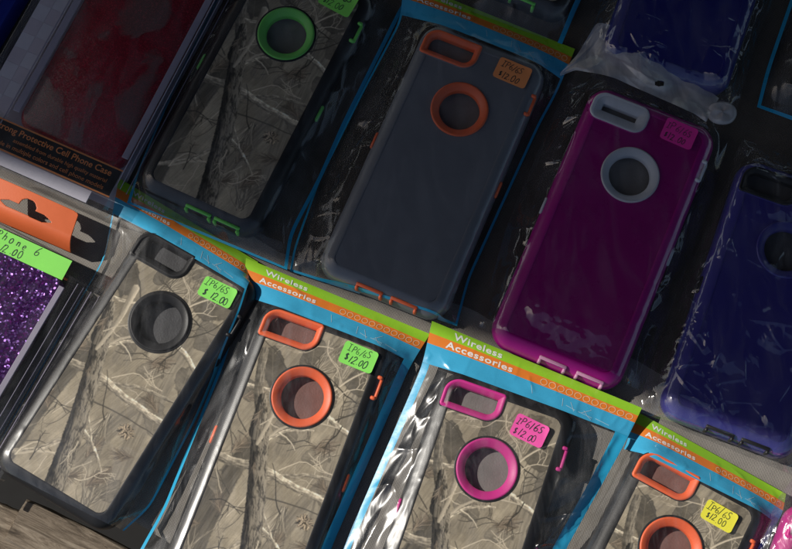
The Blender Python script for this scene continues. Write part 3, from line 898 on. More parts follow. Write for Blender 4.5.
        if hdr:
            b1, b2 = bands
            jn = 40
            rows = []
            bs = np.array(sorted(set(list(np.linspace(0, b1, 12)) + list(np.linspace(b1, b1 + b2, 12)) + list(np.linspace(b1 + b2, hdr, 24)))))
            aa = np.linspace(0, self.W, na)
            GP = np.array([[self.S(a, b, 0.05) for a in aa] for b in bs])
            # small gathers in the header film, strongest in its blue lower part
            Ag, Bg = np.meshgrid(aa, bs)
            GP[..., 2] += .8 * (creases(Ag, Bg, self.W, hdr, seed + 21, 9, .5, 5, 16, 0)) * sm(Bg, 1, 4) * sm(hdr - Bg, 0, 3) + 1.3 * sm(Bg, b1 + b2 - 2, hdr) * (vnoise(7, 14, .3, seed + 8, uu=Ag, vv=Bg) - .5) * sm(hdr - Bg, 0, 3) + .25 * (vnoise(14, 9, 0, seed + 9, uu=Ag, vv=Bg) - .5)
            mm = lambda j, i: 0 if bs[j + 1] <= b1 + .01 else (1 if bs[j + 1] <= b1 + b2 + .01 else 2)
            mb = MB(); mb.grid(GP, mm)
            self.head = mb.build('printed_header', [M['bandgreen'], M['bandorange'], M['bandblue']], root)
            self.GP = GP; self.bs = bs; self.aa = aa
            self.writing(b1, b2, hdr)

    def S(self, a, b, lf=0.0):
        i = min(max(a / self.W, 0), 1) * (self.na - 1); j = min(max(b / self.L, 0), 1) * (self.nb - 1)
        i0 = min(int(i), self.na - 2); j0 = min(int(j), self.nb - 2); fi = i - i0; fj = j - j0
        out = []
        for Gd in (self.X, self.Y, self.z):
            out.append((Gd[j0, i0] * (1 - fi) + Gd[j0, i0 + 1] * fi) * (1 - fj) + (Gd[j0 + 1, i0] * (1 - fi) + Gd[j0 + 1, i0 + 1] * fi) * fj)
        return (out[0] - self.o[0], out[1] - self.o[1], out[2] + lf)

    def H(self, a, b, lf=.18):
        """on the header"""
        i = np.interp(a, self.aa, np.arange(len(self.aa))); j = np.interp(b, self.bs, np.arange(len(self.bs)))
        i0 = min(int(i), len(self.aa) - 2); j0 = min(int(j), len(self.bs) - 2); fi = i - i0; fj = j - j0
        G = self.GP
        q = (G[j0, i0] * (1 - fi) + G[j0, i0 + 1] * fi) * (1 - fj) + (G[j0 + 1, i0] * (1 - fi) + G[j0 + 1, i0 + 1] * fi) * fj
        return (q[0], q[1], q[2] + lf)

    def writing(self, b1, b2, hdr):
        mb = MB()
        k = self.W / 130.0
        for s, a0, bb, size, wid in (('Wireless', 15.0 * k, b1 - 1.1, 5.2 * k, 30 * k), ('Accessories', 11.5 * k, b1 + b2 - .9, 5.2 * k, 41.5 * k)):
            v, f = text_tris(s, size, .022 * size, 1.1)
            x1 = max(p[0] for p in v)
            base = len(mb.v)
            for (x, y) in v: mb.vert(self.H(a0 + x * wid / x1, bb - y))
            for q in f: mb.face([base + i for i in q])
        mb.build('lettering', M['ink_white'], self.head, smooth=False)
        mb = MB()
        n = 11
        for q in range(n):
            ca = (72.5 + q * 5.3) * k; cb = b1 + b2 * .52; r = 1.95 * k
            mb.ribbon([(ca + r * math.cos(2 * math.pi * t / 20), cb + r * math.sin(2 * math.pi * t / 20)) for t in range(21)], .42, 0, 0, self.H, .16)
        mb.build('printed_circles', M['ink_pale'], self.head, smooth=False)
        mb = MB()
        rd = random.Random(3)
        b0 = b1 + b2
        for (a, b, da, db) in ((66, 2, 2, 4.5), (86, 2.5, 1, 5), (89, 6, 6, 1), (91, 3, 3.5, 5), (97, 7.5, 9, .5), (99, 10, 5, -4), (100, 5, 6, 5), (108, 9, 9, 1)):
            b = min(b, hdr - b0 - 3)
            mb.ribbon([(a * k, b0 + b), ((a + da * .5) * k, b0 + b + db * .5), ((a + da) * k, b0 + min(b + db, hdr - b0 - 1))], .28, 0, 0, self.H, .16)
        mb.build('printed_lines', M['ink_bluish'], self.head, smooth=False)


GLY = {
    'I': [[(0, 1), (.5, .98)], [(.25, 1), (.22, 0)], [(-.02, .02), (.48, 0)]],
    'P': [[(.05, 0), (.1, 1)], [(.02, .97), (.35, 1), (.55, .82), (.45, .58), (.1, .48)]],
    '6': [[(.42, 1), (.2, .7), (.07, .35), (.12, .08), (.3, 0), (.48, .12), (.46, .36), (.3, .44), (.12, .3)]],
    '/': [[(0, -.1), (.22, .5), (.42, 1.08)]],
    'S': [[(.5, .9), (.3, 1), (.08, .84), (.14, .6), (.4, .44), (.45, .2), (.25, 0), (.0, .1)]],
    '$': [[(.42, .8), (.26, .88), (.1, .76), (.14, .58), (.36, .46), (.4, .26), (.24, .14), (.04, .22)], [(.28, .98), (.2, .04)]],
    '1': [[(.2, 1), (.12, 0)]],
    '2': [[(.05, .8), (.2, 1), (.43, .92), (.42, .65), (.05, .02), (.3, .06), (.55, .02)]],
    '0': [[(.3, 1), (.1, .8), (.05, .4), (.14, .05), (.32, 0), (.5, .25), (.5, .7), (.38, .96), (.26, 1)]],
    '.': [[(.12, .06), (.2, .0)]],
    'i': [[(.15, .6), (.15, 0)], [(.15, .85), (.16, .8)]],
    'h': [[(.08, 1), (.06, 0)], [(.06, .4), (.25, .58), (.4, .45), (.4, 0)]],
    'o': [[(.25, .58), (.08, .42), (.1, .1), (.25, 0), (.42, .15), (.4, .45), (.25, .58)]],
    'n': [[(.08, .6), (.06, 0)], [(.06, .4), (.25, .58), (.4, .45), (.42, 0)]],
    'e': [[(.08, .3), (.4, .34), (.36, .55), (.2, .58), (.06, .35), (.14, .05), (.4, .06)]],
}


def smooth_poly(p, n=5):
    if len(p) < 3: return p
    out = []
    for i in range(len(p) - 1):
        p0 = np.array(p[max(i - 1, 0)]); p1 = np.array(p[i]); p2 = np.array(p[i + 1]); p3 = np.array(p[min(i + 2, len(p) - 1)])
        for k in range(n):
            t = k / n
            out.append(tuple(.5 * (2 * p1 + (p2 - p0) * t + (2 * p0 - 5 * p1 + 4 * p2 - p3) * t * t + (3 * p1 - p0 - 3 * p2 + p3) * t ** 3)))
    out.append(tuple(p[-1])); return out


def handwrite(mb, s, x, y, h, z, w=.5, rd=None, adv=.68, fn=None):
    rd = rd or random.Random(1)
    for chh in s:
        if chh == ' ': x += h * .6; continue
        dy = rd.uniform(-.1, .1) * h; sc = rd.uniform(.82, 1.1); sl = rd.uniform(.0, .24)
        wd = {'1': .4, '.': .38, '/': .5, 'i': .36}.get(chh, adv)
        for st in GLY[chh]:
            pts = [(x + (a + b * sl) * h * sc * .95, y + dy + b * h * sc) for a, b in smooth_poly(st)]
            mb.ribbon(pts, w * rd.uniform(.85, 1.15), z, 0, fn)
        x += wd * h * sc * rd.uniform(.9, 1.08)


def sticker(parent_bag, corners, z, mat, lines, seed, h=(4.6, 4.2), ox=(.07, .10), wob=True):
    """a price sticker laid on the bag: photo corners TL, TR, BR, BL"""
    q = [P(a, b, z) for a, b in corners]
    c = sum(q) / 4
    ex = (q[1] - q[0] + q[2] - q[3]) / 2; ey = (q[0] - q[3] + q[1] - q[2]) / 2
    W = np.hypot(*ex); H = np.hypot(*ey); an = math.atan2(ex[1], ex[0])
    root_o = parent_bag.o if parent_bag else np.zeros(3)
    rq = random.Random(seed * 7 + 1)
    k1, k2, k3 = rq.uniform(.0006, .0035), rq.uniform(-.003, .004), rq.uniform(-.003, .003)
    bend = lambda x, y: .12 + k1 * x * x * .5 + k2 * x * y * .5 + k3 * y * y + (.5 * sm(np.array(x + y * .6), W * .42, W * .72) * rq_c).item()
    rq_c = rq.uniform(0, 1.4)
    mb = MB()
    nx, ny = 29, 19
    pts = np.zeros((ny, nx, 3))
    for j in range(ny):
        for i in range(nx):
            x = (i / (nx - 1) - .5) * W; y = (j / (ny - 1) - .5) * H
            # rounded corners: pull the grid in
            ex_, ey_ = abs(x) - W / 2 + 2.0, abs(y) - H / 2 + 2.0
            if ex_ > 0 and ey_ > 0:
                d_ = max(ex_, ey_) / math.hypot(ex_, ey_)
                x = math.copysign(W / 2 - 2.0 + ex_ * d_, x); y = math.copysign(H / 2 - 2.0 + ey_ * d_, y)
            pts[j, i] = (x, y, bend(x, y))
    mb.grid(pts)
    so = mb.build('price_sticker', mat, parent_bag.root)
    so.location = ((c[0] - root_o[0]) * .001, (c[1] - root_o[1]) * .001, z * .001); so.rotation_euler = (0, 0, an)
    rd = random.Random(seed)
    wb = MB()
    for k, s in enumerate(lines):
        handwrite(wb, s, -W / 2 + W * ox[k] + rd.uniform(-.6, 1.2), H / 2 - (k + 1) * H * .45 + rd.uniform(-.2, .6), h[k] * rd.uniform(.88, 1.04), .16, rd.uniform(.3, .56), rd, rd.uniform(.58, .72), lambda x, y, l: (x, y, bend(x, y) + .08))
    wb.build('handwriting', M['ink'], so, smooth=False)
    return so


# ------------------------------------------------------------------ the setting
def poly_prism(mb, poly, z0, z1, m=0):
    mb.loops([[(a, b, z0) for a, b in poly], [(a, b, z1) for a, b in poly]], True, True, True, m)


mb = MB()
mb.loops([[(-9000, -9000, -750), (9000, -9000, -750), (9000, 9000, -750), (-9000, 9000, -750)]], True, True, False)
g = mb.build('ground', M['shadeground'], smooth=False); tag(g, kind='structure')

# cloth: a sheet whose near left edge runs under the lowest packages
e0 = P(-160, 338, 0); e1 = P(330, 644, 0)
dirv = (e1 - e0) / np.hypot(*(e1 - e0)); nrm = np.array([-dirv[1], dirv[0]])
mb = MB()
nx, ny = 90, 70
pts = np.zeros((ny, nx, 3))
for j in range(ny):
    for i in range(nx):
        a = -200 + 1000 * i / (nx - 1); b = 900 * (j / (ny - 1)) ** 1.3
        q = e0 + dirv * a + nrm * b
        z = 0 if b > 3 else -(3 - b) * 1.2
        z += -.6 + .5 * math.sin(a * .021 + b * .013) * math.sin(b * .017) * min(1, b / 40)
        pts[j, i] = (q[0], q[1], z)
mb.grid(pts)
cl = mb.build('table_cloth', M['cloth']); tag(cl, 'coarse grey woven cloth spread under all the phone case packages', 'tablecloth')
# added dark cloth, its colour stands in for shade between the upper packages
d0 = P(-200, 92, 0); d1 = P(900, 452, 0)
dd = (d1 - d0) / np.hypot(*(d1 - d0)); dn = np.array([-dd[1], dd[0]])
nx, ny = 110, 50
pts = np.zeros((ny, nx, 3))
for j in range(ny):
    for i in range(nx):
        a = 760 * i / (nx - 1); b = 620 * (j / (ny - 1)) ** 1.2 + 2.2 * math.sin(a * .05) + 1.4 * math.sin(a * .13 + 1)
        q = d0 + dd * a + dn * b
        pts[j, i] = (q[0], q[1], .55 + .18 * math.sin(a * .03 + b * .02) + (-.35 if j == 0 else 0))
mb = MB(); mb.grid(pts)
dc = mb.build('table_cloth', M['gapshade']); tag(dc, 'dark brown cloth added to stand in for shade between the upper packages', 'tablecloth')
# table boards
def plank(name, label, p_end, p_dir, z, size, off):
    a = P(*p_end, z); b = P(*p_dir, z); d = (b - a) / np.hypot(*(b - a)); an = math.atan2(d[1], d[0]); nn = np.array([d[1], -d[0]])
    mb = MB()
    L, Wd, T = size
    rd = random.Random(int(z * 10 + 500))
    secs = []
    for k in range(41):
        x = L * k / 40
        secs.append([(x + (rd.uniform(-.8, .8) if k in (0,) else 0), y + (rd.uniform(-.5, .5)), zz) for y, zz in
                     ((0.6, -T), (0, -T + 1), (0, -1.2), (.9, 0), (Wd * .3, .2 + rd.uniform(-.25, .25)), (Wd * .6, rd.uniform(-.25, .25)), (Wd - 1, 0), (Wd, -1.2), (Wd, -T + 1), (Wd - .6, -T))])
    mb.loops(secs, True, True, True)
    o = mb.build(name, M['wood'], None, smooth=True, auto=40)
    o.location = (a[0] * .001, a[1] * .001, z * .001); o.rotation_euler = (0, 0, an)
    # widths grow to the near side
    o.scale = (1, -1, 1)
    o.data.flip_normals()
    tag(o, label, 'wooden board')
    return o
plank('wooden_plank', 'weathered grey board with a sawn end below the black trimmed camouflage case', (27, 499), (170, 570), -13, (420, 26, 20), 0)
plank('wooden_plank', 'weathered board in the bottom left corner, mostly under the other board', (-90, 462), (50, 526), -20, (150, 24, 16), 0)

# unseen canvas added to cast shade: its near edge shades the farther packages
SUN_EL = R(38)
TO_SUN = np.array([-.955, .296]); TO_SUN /= np.hypot(*TO_SUN)
HA = 1100.0
s0 = P(-100, 130, 8); s1 = P(900, 488, 8)
dv = (s1 - s0) / np.hypot(*(s1 - s0)); nv = np.array([-dv[1], dv[0]])
sh = TO_SUN * HA / math.tan(SUN_EL)
A0 = s0 + sh
mb = MB()
pa = [A0 - dv * 900, A0 + dv * 3600, A0 + dv * 3600 + nv * 2000, A0 - dv * 900 + nv * 2000]
secs = []
for k in range(25):
    t = k / 24
    sag = -25 * math.sin(math.pi * ((t * 6) % 1))
    p0 = pa[0] * (1 - t) + pa[1] * t; p1 = pa[3] * (1 - t) + pa[2] * t
    secs.append([(p0[0], p0[1], HA), (p1[0], p1[1], HA - 560 + sag), (p1[0], p1[1], HA - 552 + sag), (p0[0], p0[1], HA + 8)])
mb.loops(secs, True, True, True)
aw = mb.build('shade_caster', M['canvas'], None, smooth=False); tag(aw, 'unseen dark canvas sheet added to shade the farther packages', 'shade_caster', kind='structure')

# ------------------------------------------------------------------ packages: cases
G_CASE = 'rugged phone cases laid out in rows'
C = {}
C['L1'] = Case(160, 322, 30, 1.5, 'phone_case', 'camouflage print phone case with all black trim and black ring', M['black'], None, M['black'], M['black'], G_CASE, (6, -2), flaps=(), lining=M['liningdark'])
C['L2'] = Case(302, 397, 20, 1.5, 'phone_case', 'camouflage print phone case with orange ring under the green price sticker', M['black'], None, M['orange'], M['orange'], G_CASE, (-3, 0), lining=M['liningbounce'])
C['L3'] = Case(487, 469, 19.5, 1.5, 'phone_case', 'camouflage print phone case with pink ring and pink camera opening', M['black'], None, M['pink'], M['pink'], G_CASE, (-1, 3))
C['L4'] = Case(671, 549, 29, 1.5, 'phone_case', 'camouflage print phone case with orange ring under the yellow price sticker', M['black'], None, M['orange'], M['orange'], G_CASE, (-4, 2), lining=M['liningbounce'])
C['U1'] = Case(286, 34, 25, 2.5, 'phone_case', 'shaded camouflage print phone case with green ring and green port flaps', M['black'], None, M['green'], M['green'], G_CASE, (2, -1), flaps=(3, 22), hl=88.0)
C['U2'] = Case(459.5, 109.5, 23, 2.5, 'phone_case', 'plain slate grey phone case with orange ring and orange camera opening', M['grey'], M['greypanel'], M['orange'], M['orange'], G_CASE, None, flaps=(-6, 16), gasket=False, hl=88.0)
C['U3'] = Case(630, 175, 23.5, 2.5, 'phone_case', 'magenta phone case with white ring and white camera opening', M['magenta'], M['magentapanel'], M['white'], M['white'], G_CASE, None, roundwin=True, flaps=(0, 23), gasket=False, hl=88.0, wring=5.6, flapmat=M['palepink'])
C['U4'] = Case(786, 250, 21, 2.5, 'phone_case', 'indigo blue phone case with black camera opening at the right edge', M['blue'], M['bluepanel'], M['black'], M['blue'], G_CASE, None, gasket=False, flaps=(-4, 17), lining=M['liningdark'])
C['T0'] = Case(583, -168, 25, 2.5, 'phone_case', 'black phone case with thin green port flaps above the grey case header', M['black'], None, M['green'], M['green'], G_CASE, (0, 0), flaps=(-12, 12), hl=88.0)
C['T1'] = Case(718, -90, 20, 2.5, 'phone_case', 'dark navy blue phone case in wrinkled film above the magenta case', M['navy'], M['navy'], M['navy'], M['navy'], G_CASE, None, gasket=False, flaps=())
C['T2'] = Case(905, -56, 20, 2.5, 'phone_case', 'black phone case corner at the top right edge in blue edged bag', M['black'], M['black'], M['black'], M['black'], G_CASE, None, flaps=())
C['L5'] = Case(833, 609, 25, 2.5, 'phone_case', 'bright pink phone case corner at the bottom right edge', M['pinkbody'], M['pinkbody'], M['pinkbody'], M['pinkbody'], G_CASE, None, gasket=False, flaps=())

# ------------------------------------------------------------------ packages: bags
GB = 'header bags with printed green, orange and blue bands'
GC = 'plain clear film bags'
B = {}
HD = 24.0
B['L1'] = Bag('header_bag', 'clear bag with blue header round the black trimmed camouflage case', [(119, 178), (104, 258), (50, 352), (-6, 452), (-9, 463)], [(258, 262), (244, 312), (196, 420), (150, 508), (124, 531)],
              [3, 1, 1, 1, 1], [3, 1.5, 1, 1, 1], [C['L1'].obst], M['filmbright'], GB, 1.0, 10, 20.5, (1.2, 1.2))
B['L2'] = Bag('header_bag', 'clear bag with blue header round the orange ringed camouflage case with green sticker', [(246, 258), (242, 300), (220, 366), (163, 509), (137, 555), (118, 600)], [(430, 334), (410, 366), (331, 549), (305, 640)],
              [6, 5, 3, 1, 1], [5, 2, 1, 1], [C['L2'].obst], M['film'], GB, 1.0, 20, 20.5, (2.0, 5.0))
B['L3'] = Bag('header_bag', 'clear bag with bright blue header and edge round the pink ringed camouflage case', [(432, 321), (422, 366), (344, 546), (312, 625)], [(642, 408), (624, 445), (566, 549), (532, 625)],
              [8, 5, 2.5, 2], [10, 10, 8, 7], [C['L3'].obst], M['filmbright'], GB, 1.5, 30, 21, (4.0, 7.5), cr=(0.2, 0.0, .9, .3), step=.7)
B['L4'] = Bag('header_bag', 'clear bag with blue header round the orange ringed camouflage case with yellow sticker', [(636, 411), (626, 445), (576, 540), (540, 610)], [(786, 494), (783, 512), (755, 565), (710, 650)],
              [2, 1, 1, 1], [4, 3, 1, 1], [C['L4'].obst], M['film'], GB, .9, 40, 20.5, (0, 4))
B['U1'] = Bag('header_bag', 'blue edged clear bag round the green ringed camouflage case, lapping over a header', [(262, -105), (214, 3), (172, 89), (137, 172), (127, 203)], [(440, -40), (405, 5), (346, 123), (321, 180), (292, 235), (287, 270)],
              [3, 2, 2, 4, 7], [3, 2, 2, 2, 4, 6], [C['U1'].obst], M['film'], GB, 1.1, 50, 22, (1.8, 2.0), 1.2, cr=(0.13, 0.0, .9, .3), step=.7)
B['U2'] = Bag('header_bag', 'clear bag with shaded blue header round the slate grey case', [(404, -20), (400, 20), (360, 95), (318, 180), (293, 250), (290, 271)], [(575, 49), (556, 95), (540, 124), (502, 207), (469, 280), (457, 326)],
              [7, 4, 2, 2, 2, 3], [5, 3, 2, 2, 2, 3], [C['U2'].obst], M['film'], GB, 1.2, 60, 22, (1.6, 1.4), 1.2, cr=(0.16, 0.0, .9, .3), step=.7)
B['T0'] = Bag('header_bag', 'blue edged clear bag round the black case with green flaps at the top', [(560, -330), (480, -150), (415, -25), (409, -9)], [(720, -270), (620, -80), (577, 8), (562, 44)],
              [3, 2, 4, 8], [3, 2, 3, 6], [C['T0'].obst], M['film'], GB, 1.0, 70, 22, (2, 2.6), 0)
B['T2'] = Bag('header_bag', 'blue edged clear bag round the black case in the top right corner', [(850, -220), (793, -8), (766, 70), (757, 107)], [(1010, -150), (960, 20), (935, 110), (920, 168)],
              [3, 2, 2, 2], [3, 2, 2, 2], [C['T2'].obst], M['film'], GB, 1.4, 80, 22, (2, 2), 2.2, cr=(0.2, 0.0, .9, .3), step=.7)
B['U3'] = Bag('film_bag', 'wrinkled clear film bag round the magenta case', [(578, 58), (548, 128), (507, 225), (478, 326)], [(733, 122), (715, 190), (668, 318), (640, 390)],
              [4, 3, 2, 2], [4, 3, 2, 2], [C['U3'].obst], M['filmloose'], GC, 1.5, 90, 0, (0, 0), cr=(.28, .02, 1.2, .22), step=.5, bulge=(C['U3'], -60, 9, 3.6))
B['U4'] = Bag('film_bag', 'crumpled clear film bag round the indigo blue case', [(742, 138), (720, 195), (668, 318), (636, 410)], [(905, 205), (885, 260), (830, 390), (800, 478)],
              [4, 3, 2, 3], [4, 3, 2, 2], [C['U4'].obst], M['crumple'], GC, 2.0, 100, 0, (0, 0), cr=(.28, .20, 2.4, 1.1), step=.5)
B['T1'] = Bag('film_bag', 'crumpled clear film bag round the dark navy blue case', [(690, -280), (640, -120), (590, 15), (572, 62)], [(850, -210), (806, -70), (760, 30), (736, 112)],
              [4, 3, 2, 3], [4, 3, 2, 3], [C['T1'].obst], M['crumple'], GC, 2.0, 110, 0, (0, 0), cr=(.28, .20, 2.4, 1.1), step=.5)
B['L5'] = Bag('film_bag', 'clear film bag with a purple sheen round the bright pink case', [(792, 480), (772, 505), (745, 545), (690, 660)], [(960, 545), (930, 600), (900, 680), (860, 760)],
              [4, 6, 5, 3], [4, 3, 2, 2], [C['L5'].obst], M['filmpurple'], GC, 1.6, 120, 0, (0, 0), cr=(.3, .1, 1., .6))

# price stickers, stuck on the bags
ZS = 1.5 + 14.1 + 1.75
IP = ['IP6/6S', '$12.00']
sticker(B['L1'], [(205, 275), (238, 290), (229, 310), (198, 294)], ZS, M['s_green'], ['IP6/6S', '$ 12.00'], 1)
sticker(B['L2'], [(346, 340), (379, 353), (371, 375), (338, 361)], ZS, M['s_green'], IP, 2)
sticker(B['L3'], [(518, 413), (550, 427), (541, 450), (509, 433)], ZS, M['s_pink'], IP, 3)
sticker(B['L4'], [(709, 499), (739, 515), (730, 535), (699, 516)], ZS, M['s_yellow'], IP, 4)
sticker(B['U1'], [(328, -19), (359, -3), (349, 19), (319, 3)], ZS + 1, M['s_green'], IP, 5)
sticker(B['U2'], [(500, 56), (532, 69), (525, 90), (493, 76)], ZS + 1, M['s_orange'], IP, 6)
sticker(B['U3'], [(666, 116), (699, 130), (690, 151), (661, 138)], ZS + 1, M['s_dpink'], IP, 7)

# milky hanging header of the magenta case's bag
mb = MB()
prof = [(560, 73, 6), (577, 55, 14), (597, 22, 12), (612, 25, 13), (630, 42, 14), (645, 57, 16), (668, 64, 16), (690, 72, 15), (706, 88, 14), (719, 98, 12)]
low = [(560, 76, 5), (575, 70, 13), (600, 74, 17.6), (615, 78, 18), (632, 86, 18.4), (648, 93, 18.2), (664, 100, 18), (682, 108, 18), (695, 114, 17.5), (706, 122, 15)]
NU, NV = 150, 60
up = resample([p[:2] for p in prof], NU); lo = resample([p[:2] for p in low], NU)
uz = np.interp(np.linspace(0, 1, NU), np.linspace(0, 1, 10), [p[2] for p in prof]); lz = np.interp(np.linspace(0, 1, NU), np.linspace(0, 1, 10), [p[2] for p in low])
pts = np.zeros((NV, NU, 3)); keep = np.ones((NV - 1, NU - 1), bool)
HDR_C = crumple(np.arange(NU)[None, :] * .72 * np.ones((NV, 1)), np.arange(NV)[:, None] * .45 * np.ones((1, NU)), 5, (9, 26), .24, 6)
for j in range(NV):
    t = j / (NV - 1)
    for i in range(NU):
        z = (uz[i] * (1 - t) + lz[i] * t) + 3.0 * math.sin(math.pi * t) * math.sin(i * .084 + 1) + 2.2 * (vnoise(5, 5, 0, 7, uu=np.array([[i * .24]]), vv=np.array([[j * .21]]))[0, 0] - .5) + HDR_C[j, i]
        px = up[i] * (1 - t) + lo[i] * t
        q = P(px[0], px[1], z)
        pts[j, i] = (q[0] - B['U3'].o[0], q[1] - B['U3'].o[1], z)
        if i < NU - 1 and j < NV - 1 and ((px[0] - 659) / 5.0) ** 2 + ((px[1] - 83) / 3.0) ** 2 < 1: keep[j, i] = False
mb.grid(pts, 0, keep)
mb.build('hanging_header', M['milky'], B['U3'].root)
# its round tear-off tab end
mb = MB()
q0 = P(722, 113, 13)
lps = []
for k, (r, z) in enumerate(((8.0, 12.5), (7.9, 13.6), (6, 14.6), (3, 14.9), (.2, 15.0))):
    lps.append([(q0[0] - B['U3'].o[0] + r * 1.12 * math.cos(a), q0[1] - B['U3'].o[1] + r * .95 * math.sin(a) , z + .5 * math.sin(3 * a)) for a in np.linspace(0, 2 * math.pi, 33)[:-1]])
mb.loops(lps, True, False, True)
mb.build('header_tab', M['milky'], B['U3'].root)

# ------------------------------------------------------------------ hard clear boxes at the left
def frame_at(px, py, z, theta):
    o = P(px, py, z); th = R(theta)
    return o, th


# red glitter case in its box
o, th = frame_at(107, 202, 20, 24.2)
rb = empty('case_box', (o[0], o[1], 1), -th)
tag(rb, 'hard clear box with black label strip round the dark red glitter case', 'case box')
BW, BL, BT = 104.0, 190.0, 19.0
mb = MB(); mb.box((-BW / 2, BL / 2 + 1, .6), (BW - 2, BL, .8)); mb.build('backing_card', M['whitecard'], rb, smooth=False)
mb = MB()
lp = lambda i, z: lift(rrect(BW / 2 - i, (BL + 8) / 2 - i, max(.5, 3 - i), 5, None, (-BW / 2, BL / 2 - 4)), z)
mb.loops([lp(0, .2), lp(0, BT - 1.5), lp(.5, BT - .4), lp(1.4, BT)], True, False, True); mb.build('clear_lid', M['hard'], rb, auto=60)
mb = MB()
for (u, w, z) in ((-3.4, 4.2, 17.6), ): mb.box((u, BL / 2 + 14, z), (w, BL - 30, 1.0), 0, 0, .3)
for (u, w, z) in ((.8, .5, 18.6), (2.8, .45, 15.6), (5.4, .5, 9.0)): mb.box((u - .6, BL / 2 + 8, z), (w, BL - 6, .7), 0, 0, .2)
mb.box((-77.5, BL / 2 + 14, 17.6), (4.6, BL - 30, 1.0), 0, 0, .3); mb.box((-82.0, BL / 2 + 8, 18.0), (.8, BL - 10, .8), 0, 0, .2)
mb.build('box_frame', M['lavender'], rb, smooth=False)
mb = MB()
for k in range(16):
    for q in range(2):
        mb.box((-86.5 - 9 * q, 20 + 10.5 * k, 15.0 + .02 * q), (8.9, 10.4, .6), 0, (k + q) % 2)
mb.build('checked_card', [M['whitecard'], M['pinkcheck']], rb, smooth=False)
mb = MB(); mb.box((-BW / 2 + 1, 12.4, 18.0), (BW - 4, 16.6, .5)); ls = mb.build('label_strip', M['blackcard'], rb, smooth=False)
mb = MB()
mb.box((-BW / 2 + 1, 21.2, 18.1), (BW - 3, .9, .6)); mb.box((-BW / 2 + 1, 3.5, 18.1), (BW - 3, .9, .6))
mb.build('orange_border', M['orangeprint'], ls, smooth=False)
mb = MB()
for s, u_end, v, size, bold in (('Strong Protective Cell Phone Case', -6, 15.4, 5.6, .012), ('assembled from durable high quality material', -6.5, 10.6, 3.5, 0), ('available in multiple colors and cell phone models', -6.5, 6.0, 4.0, 0)):
    v_, f_ = text_tris(s, size, bold * size)
    mxx = max(p[0] for p in v_); base = len(mb.v)
    for (x, y) in v_: mb.vert((u_end - mxx + x, v + y, 18.4))
    for q in f_: mb.face([base + i for i in q])
mb.build('label_lettering', M['orangeprint'], ls, smooth=False)
mb = MB(); mb.box((-BW / 2 - 4, -1.2, 16.5), (BW - 16, 8.0, .5), 0, 0, .2); mb.build('white_strip', M['whitecard'], rb, smooth=False)
# the case in it
rc = empty('phone_case', (o[0], o[1], 2), -th)
tag(rc, 'dark red glitter phone case inside the box with the black label', 'phone case', G_CASE)
mb = MB()
lp = lambda i, z: lift(rrect(36 - i, 78 - i, max(1, 11 - i), 8, None, (-41, 100)), z)
mb.loops([lp(1, 0), lp(0, 2), lp(0, 9), lp(1, 11.5), lp(3, 13)], True, True, True); mb.build('body', M['redglitter'], rc, auto=50)
mb = MB()
lp = lambda i, z: lift(rrect(33.5 - i, 75 - i, max(1, 9 - i), 8, None, (-41, 100)), z)
mb.loops([lp(0, 13.0), lp(0, 13.8), lp(.6, 14.4)], True, False, True); mb.build('clear_back', M['cling'], rc, auto=50)

# purple glitter case in its box
o, th = frame_at(68, 282, 18, 27)
pb = empty('case_box', (o[0], o[1], 1), -th)
tag(pb, 'hard clear box with orange hanging card round the purple glitter case', 'case box')
BW, BL = 104.0, 134.0
mb = MB()
lp = lambda i, z: lift(rrect(BW / 2 - i, BL / 2 - i, max(.5, 4 - i), 6, None, (-BW / 2 + 22, -BL / 2 + 14)), z)
mb.loops([lp(0, .2), lp(.6, 7), lp(3, 7.4), lp(9, 8.0), lp(10, 16.5), lp(11.5, 18)], True, False, True); mb.build('clear_lid', M['hard'], pb, auto=50)
mb = MB()
mb.box((-1.6, -BL / 2 - 2, 17.2), (3.6, BL - 4, .8), 0, 0, .3)
for (u, z, w) in ((5.0, 14.5, .5), (8.2, 12, .6), (12.5, 8.8, .8), (18.0, 8.0, .5)): mb.box((u, -BL / 2 + 6, z), (w, BL - 8, .6), 0, 0, .2)
mb.build('box_frame', M['lavender'], pb, smooth=False)
mb = MB(); mb.box((-BW / 2 + 9, -BL / 2 + 4, .8), (BW - 26, BL - 4, .8)); mb.build('backing_card', M['blackcard'], pb, smooth=False)
pc = empty('phone_case', (o[0], o[1], 2.2), -th)
tag(pc, 'purple glitter phone case inside the box with the orange hanging card', 'phone case', G_CASE)
mb = MB()
lp = lambda i, z: lift(rrect(37 - i, 58 - i, max(1, 5 - i), 8, None, (-40.5, -58)), z)
mb.loops([lp(1, 0), lp(0, 2), lp(0, 11), lp(1, 13)], True, True, True); mb.build('body', M['purpleglitter'], pc, auto=50)
mb = MB(); mb.box((-40, 1.2, 13.0), (76, 1.3, .8), 0, 0, .2); mb.build('orange_edge', M['orangecard'], pc, smooth=False)
